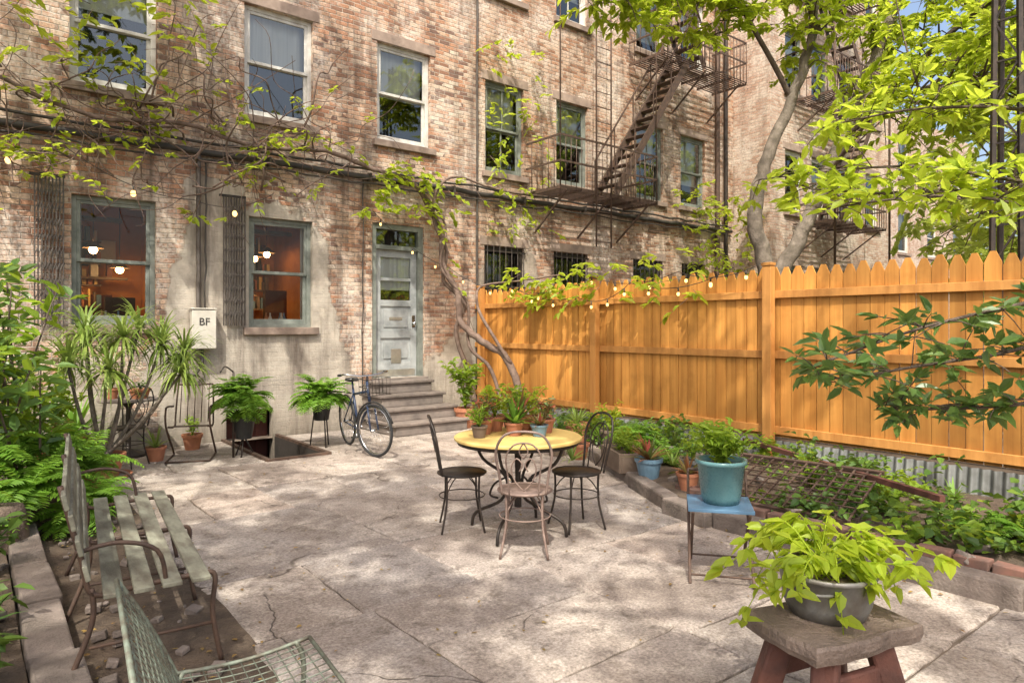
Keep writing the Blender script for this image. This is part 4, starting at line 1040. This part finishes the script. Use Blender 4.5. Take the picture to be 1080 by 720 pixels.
for sy in(-1,1):
    a=Matrix.Rotation(rt,3,'Z')@Vector((-.17,sy*.12,.3));b=Matrix.Rotation(rt,3,'Z')@Vector((.17,sy*.12,.3));g.bar(c+a,c+b,.03,.1,m_redleg)
g.obj('legs',E,bevel=.012)
c=(2.60,1.30,.502);E=empty('zinc_planter',c);g=MB()
g.lathe([(.001,0),(.14,0),(.16,.05),(.17,.15),(.18,.155),(.18,.17),(.167,.17),(.155,.13)],c,m_basin,30);g.lathe([(.16,.13),(.001,.14)],c,m_soil,16)
for a in(.3,3.44): g.tube(cr([(c[0]+.17*math.cos(a-.3),c[1]+.17*math.sin(a-.3),c[2]+.12),(c[0]+.22*math.cos(a),c[1]+.22*math.sin(a),c[2]+.13),(c[0]+.17*math.cos(a+.3),c[1]+.17*math.sin(a+.3),c[2]+.12)],4),.006,m_basin,5)
g.obj('tub',E)
g=MB()
for k in range(30):
    a=R(0,6.28);l=R(.15,.42);q=cr([(c[0]+R(-.08,.08),c[1]+R(-.08,.08),c[2]+.14),(c[0]+math.cos(a)*l*.5,c[1]+math.sin(a)*l*.5,c[2]+R(.2,.34)),(c[0]+math.cos(a)*l,c[1]+math.sin(a)*l,c[2]+R(-.04,.28))],4)
    g.tube(q,taper(len(q),.004,.002),l_lime,4)
    for p in q[3:]:
        m=3;v=Vector((math.cos(a),math.sin(a),0));P=[tuple(p)]*m;D=[tuple(v*R(.1,1)+Vector((R(-.9,.9),R(-.9,.9),R(-.7,.2)))) for _ in range(m)]
        s=rng.uniform(.045,.095,m);g.leaves(P,D,rnorm(m,.4),s,s*.56,l_lime)
g.obj('foliage',E)
# slatted bench
E=empty('slatted_garden_bench',(.75,4.25,0));g=MB();T=Matrix.Translation((.76,4.30,0))@Matrix.Rotation(math.radians(-6),4,'Z');g.T=T
for k in range(4): g.box((-.17+k*.115,R(-.01,.01),.45+R(-.003,.003)),(.08,1.95,.022),m_slat,R(-.004,.004))
for k,(x,z) in enumerate(((-.27,.56),(-.295,.67),(-.32,.78),(-.345,.87))): g.box((x,0,z),(.02,1.95,.07),m_slat,Matrix.Rotation(-.22,3,'Y'))
g.T=None;g.obj('slats',E,bevel=.005);g=MB();g.T=T
for y in(-.86,0,.86):
    g.tube(cr([(-.365,y,.92),(-.285,y,.58),(-.24,y,.43),(-.05,y,.435),(.18,y,.44),(.25,y,.42),(.24,y,.25),(.28,y,.01)],5),.012,m_rustiron,6)
    g.tube(cr([(-.25,y,.46),(-.25,y,.3),(-.36,y,.01)],5),.012,m_rustiron,6)
    g.tube([(-.26,y,.2),(.24,y,.2)],.008,m_rustiron,5)
g.tube(cr([(-.31,-.92,.64),(-.15,-.92,.66),(.0,-.92,.6),(.04,-.9,.44)],5),.010,m_rustiron,6)
g.tube(cr([(-.31,.92,.64),(-.15,.92,.66),(.0,.92,.6),(.04,.9,.44)],5),.010,m_rustiron,6)
g.T=None;g.obj('iron_frame',E)
# wire mesh chair foreground
E=empty('wire_mesh_chair',(.66,2.14,0));g=MB();g.T=Matrix.Translation((.66,2.14,0))@Matrix.Rotation(math.radians(-6),4,'Z')
mt=m_green_wire;w=.42
def sp(t):
    if t<.5: u=t/.5;return (-.32+.18*u,.76-.36*u+.02*math.sin(u*3.14))
    u=(t-.5)/.5;return (-.14+.46*u,.40-.02*math.sin(u*3.1)+.015*u)
prof=[sp(i/22) for i in range(23)]
for k in range(19):
    y=-w+2*w*k/18;g.tube([(a,y,b) for a,b in prof],.0026 if 0<k<18 else .008,mt,5)
for i in range(23): a,b=sp(i/22);g.tube([(a,-w,b),(a,w,b)],.0026 if 0<i<22 else .008,mt,5)
for y in(-w,w):
    g.tube(cr([(.27,y,.41),(.30,y,.3),(.27,y,.01)],4),.010,mt,6);g.tube(cr([(-.12,y,.40),(-.18,y,.25),(-.3,y,.01)],4),.010,mt,6)
g.T=None;g.obj('wire_frame',E)
c=(1.55,9.55);E=empty('small_garden_table',(c[0],c[1],0));g=MB()
g.lathe([(.001,.72),(.33,.72),(.34,.70),(.33,.69),(.001,.69)],(c[0],c[1],0),m_step,28,smooth=False);g.lathe([(.05,.0),(.22,.01),(.2,.04),(.03,.1),(.025,.6),(.1,.69)],(c[0],c[1],0),m_black,14)
g.obj('table',E);potted('terracotta_bowl',(1.66,9.45,.722),.12,.12,m_terra,'bush',R=.1,H=.1,n=30,L=.05,m=l_ivy)
potted('potted_plant',(1.38,9.6,.722),.08,.13,m_terra,'bush',R=.14,H=.3,n=90,L=.06,m=l_tree)
bistro(1.42,8.85,2.4,m_black)
def metalchair(x,y,yaw,mt):
    E=empty('metal_garden_chair',(x,y,0));g=MB();g.T=Matrix.Translation((x,y,0))@Matrix.Rotation(yaw,4,'Z')
    for sx in(-.24,.24):
        g.tube(cr([(sx,.24,.01),(sx,-.2,.02),(sx,-.24,.06),(sx,.2,.42),(sx,.22,.62),(sx,.1,.65),(sx,-.24,.62)],6),.012,mt,6)
        g.tube(cr([(sx*.9,.2,.42),(sx*.9,-.18,.38),(sx*.9,-.24,.5),(sx*.85,-.34,.88)],6),.011,mt,6)
    g.tube([(-.2,-.34,.88),(.2,-.34,.88)],.011,mt,6);g.tube([(-.24,.24,.012),(.24,.24,.012)],.011,mt,6)
    for k in range(7): g.box((0,.18-.055*k,.42-.006*k),(.42,.035,.008),mt)
    for k in range(5):
        g.tube([(-.16+.08*k,-.2,.42),(-.16+.08*k,-.335,.87)],.006,mt,5)
    g.T=None;g.obj('frame',E)
metalchair(2.12,8.9,2.75,m_rustiron)
# ---------------------------------------------------------------- bicycle
E=empty('bicycle',(3.97,8.1,0));g=MB();g.T=Matrix.Translation((3.99,8.12,0))@Matrix.Rotation(math.pi-.12,4,'Z')@Matrix.Rotation(.05,4,'Y')
rw=.33
def wheel(cy,steer=0):
    q=Matrix.Rotation(steer,3,'Z');c=Vector((0,cy,rw))
    f=lambda a,r,x=0:tuple(c+q@Vector((x,math.cos(a)*r,math.sin(a)*r)))
    g.tube([f(2*math.pi*k/40,rw-.018) for k in range(40)],.018,m_rubber,8,True);g.tube([f(2*math.pi*k/40,rw-.042) for k in range(40)],.011,m_chrome,6,True)
    for k in range(24): g.tube([f(2*math.pi*k/24+.25,.02,.03*(1 if k%2 else -1)),f(2*math.pi*k/24,rw-.04)],.0015,m_chrome,3)
    g.tube([f(0,0,-.05),f(0,0,.05)],.018,m_chrome,8)
    g.tube([f(a,rw+.02) for a in np.linspace(.3,2.9,14)],.012,m_bpot,5)
wheel(.52,.35);wheel(-.52)
bb=(0,-.08,.28);st=(0,-.22,.78);hd=(0,.36,.80);hl=(0,.40,.66)
for a,b,r in((bb,st,.016),(bb,hl,.019),((0,-.2,.72),hd,.016),((.05,-.52,.33),(.02,-.1,.28),.009),((-.05,-.52,.33),(-.02,-.1,.28),.009),((.05,-.52,.33),(.01,-.2,.72),.008),((-.05,-.52,.33),(-.01,-.2,.72),.008),(hl,(0,.33,.92),.02),((.05,.52,.33),(.045,.42,.64),.011),((-.05,.52,.33),(-.045,.42,.64),.011),(st,(0,-.24,.88),.013),((0,.33,.92),(0,.36,1.0),.014)):
    g.tube([a,b],r,m_bike,8)
g.tube(cr([(-.3,.2,1.02),(-.27,.32,1.03),(-.1,.37,1.0),(.1,.37,1.0),(.27,.32,1.03),(.3,.2,1.02)],4),.011,m_chrome,6)
for sx in(-1,1): g.tube([(.3*sx,.24,1.02),(.3*sx,.14,1.01)],.017,m_rubber,6)
g.lathe([(.001,0),(.03,.0),(.09,.02),(.085,.05),(.001,.06)],(0,-.26,.88),m_bpot,12);g.box((0,-.13,.915),(.05,.16,.03),m_bpot)
g.tube([(.05+0,-.08+math.cos(a)*.09,.28+math.sin(a)*.09) for a in np.linspace(0,6.28,20)[:-1]],.006,m_chrome,5,True)
g.tube([(.05,-.08,.28),(.07,.06,.2)],.008,m_chrome,5);g.tube([(-.05,-.08,.28),(-.07,-.22,.36)],.008,m_chrome,5);g.box((.1,.07,.2),(.09,.06,.02),m_bpot);g.box((-.1,-.22,.36),(.09,.06,.02),m_bpot)
g.bar((-.06,-.75,.72),(.0,-.3,.72),.012,.012,m_bpot);g.bar((.06,-.75,.72),(.0,-.3,.72),.012,.012,m_bpot)
for zz in(.78,.88,.98):
    g.tube([(-.15,.46,zz),(.15,.46,zz),(.17,.7,zz),(-.17,.7,zz)],.004,m_black,4,True)
for k in range(8): x=-.15+.3*k/7;g.tube([(x,.46,.78),(x,.46,.98)],.003,m_black,4);g.tube([(x,.7,.78),(x*1.1,.7,.98)],.003,m_black,4)
g.T=None;g.obj('frame_and_wheels',E)
# ---------------------------------------------------------------- string lights
def lights(pts,nb,drop=.06,sag=.12,name='string_lights',r=.021):
    g=MB();q=[]
    for i in range(len(pts)-1):
        a=Vector(pts[i]);b=Vector(pts[i+1])
        for k in range(10): t=k/10;q.append(a.lerp(b,t)+Vector((0,0,-sag*4*t*(1-t))))
    q.append(Vector(pts[-1]));g.tube(q,.005,m_cable,4)
    for k in range(nb):
        p=q[int((k+.5)/nb*(len(q)-1))]
        g.tube([p,p-Vector((0,0,drop))],.010,m_cable,5);g.ball(tuple(p-Vector((0,0,drop+r))),r,m_bulb,6,(1,1,1.25),4)
    g.obj(name,origin=pts[0])
lights([(5.0,9.8,3.45),(6.4,9.7,2.6),(7.0,8.6,2.2),(7.0,6.93,2.32),(7.0,5.4,2.3),(7.0,4.2,2.34)],14)
lights([(6.9,8.8,2.35),(6.95,7.2,2.05),(7.0,6.2,2.2),(7.0,4.6,2.3)],10,sag=.15)
lights([(-.2,9.7,3.75),(.92,9.7,3.75),(2.35,9.75,3.3),(3.4,9.7,3.5)],3,sag=.14,r=.035)
# ---------------------------------------------------------------- light, world, camera
el=math.radians(54);az=math.atan2(-.58,-.62)
dirv=Vector((math.sin(az)*math.cos(el),math.cos(az)*math.cos(el),math.sin(el)))
L=bpy.data.lights.new('sun','SUN');L.energy=5;L.angle=math.radians(.5);L.color=(1,.95,.85)
lo=bpy.data.objects.new('sun',L);S.collection.objects.link(lo);lo.rotation_euler=dirv.to_track_quat('Z','Y').to_euler();lo.location=(0,0,20)
w=bpy.data.worlds.new('World');S.world=w;w.use_nodes=True;nt=w.node_tree;nt.nodes.clear()
sky=nd(nt,'ShaderNodeTexSky',sky_type='NISHITA');sky.sun_disc=False;sky.sun_elevation=el;sky.sun_rotation=az;sky.dust_density=6;sky.air_density=1.0;sky.ozone_density=.2
bg=nd(nt,'ShaderNodeBackground',{'Color':sky.outputs[0],'Strength':.30});nd(nt,'ShaderNodeOutputWorld',{'Surface':bg.outputs[0]})
cd=bpy.data.cameras.new('camera');cd.lens=23.93;cd.sensor_width=36;cd.clip_end=500;cd.clip_start=.05;cd.shift_y=-.0139
co=bpy.data.objects.new('camera',cd);S.collection.objects.link(co);co.location=(0,0,1.6);co.rotation_euler=(math.pi/2,0,-math.radians(38.63));S.camera=co
S.view_settings.view_transform='Standard';S.view_settings.look='None';S.view_settings.exposure=0
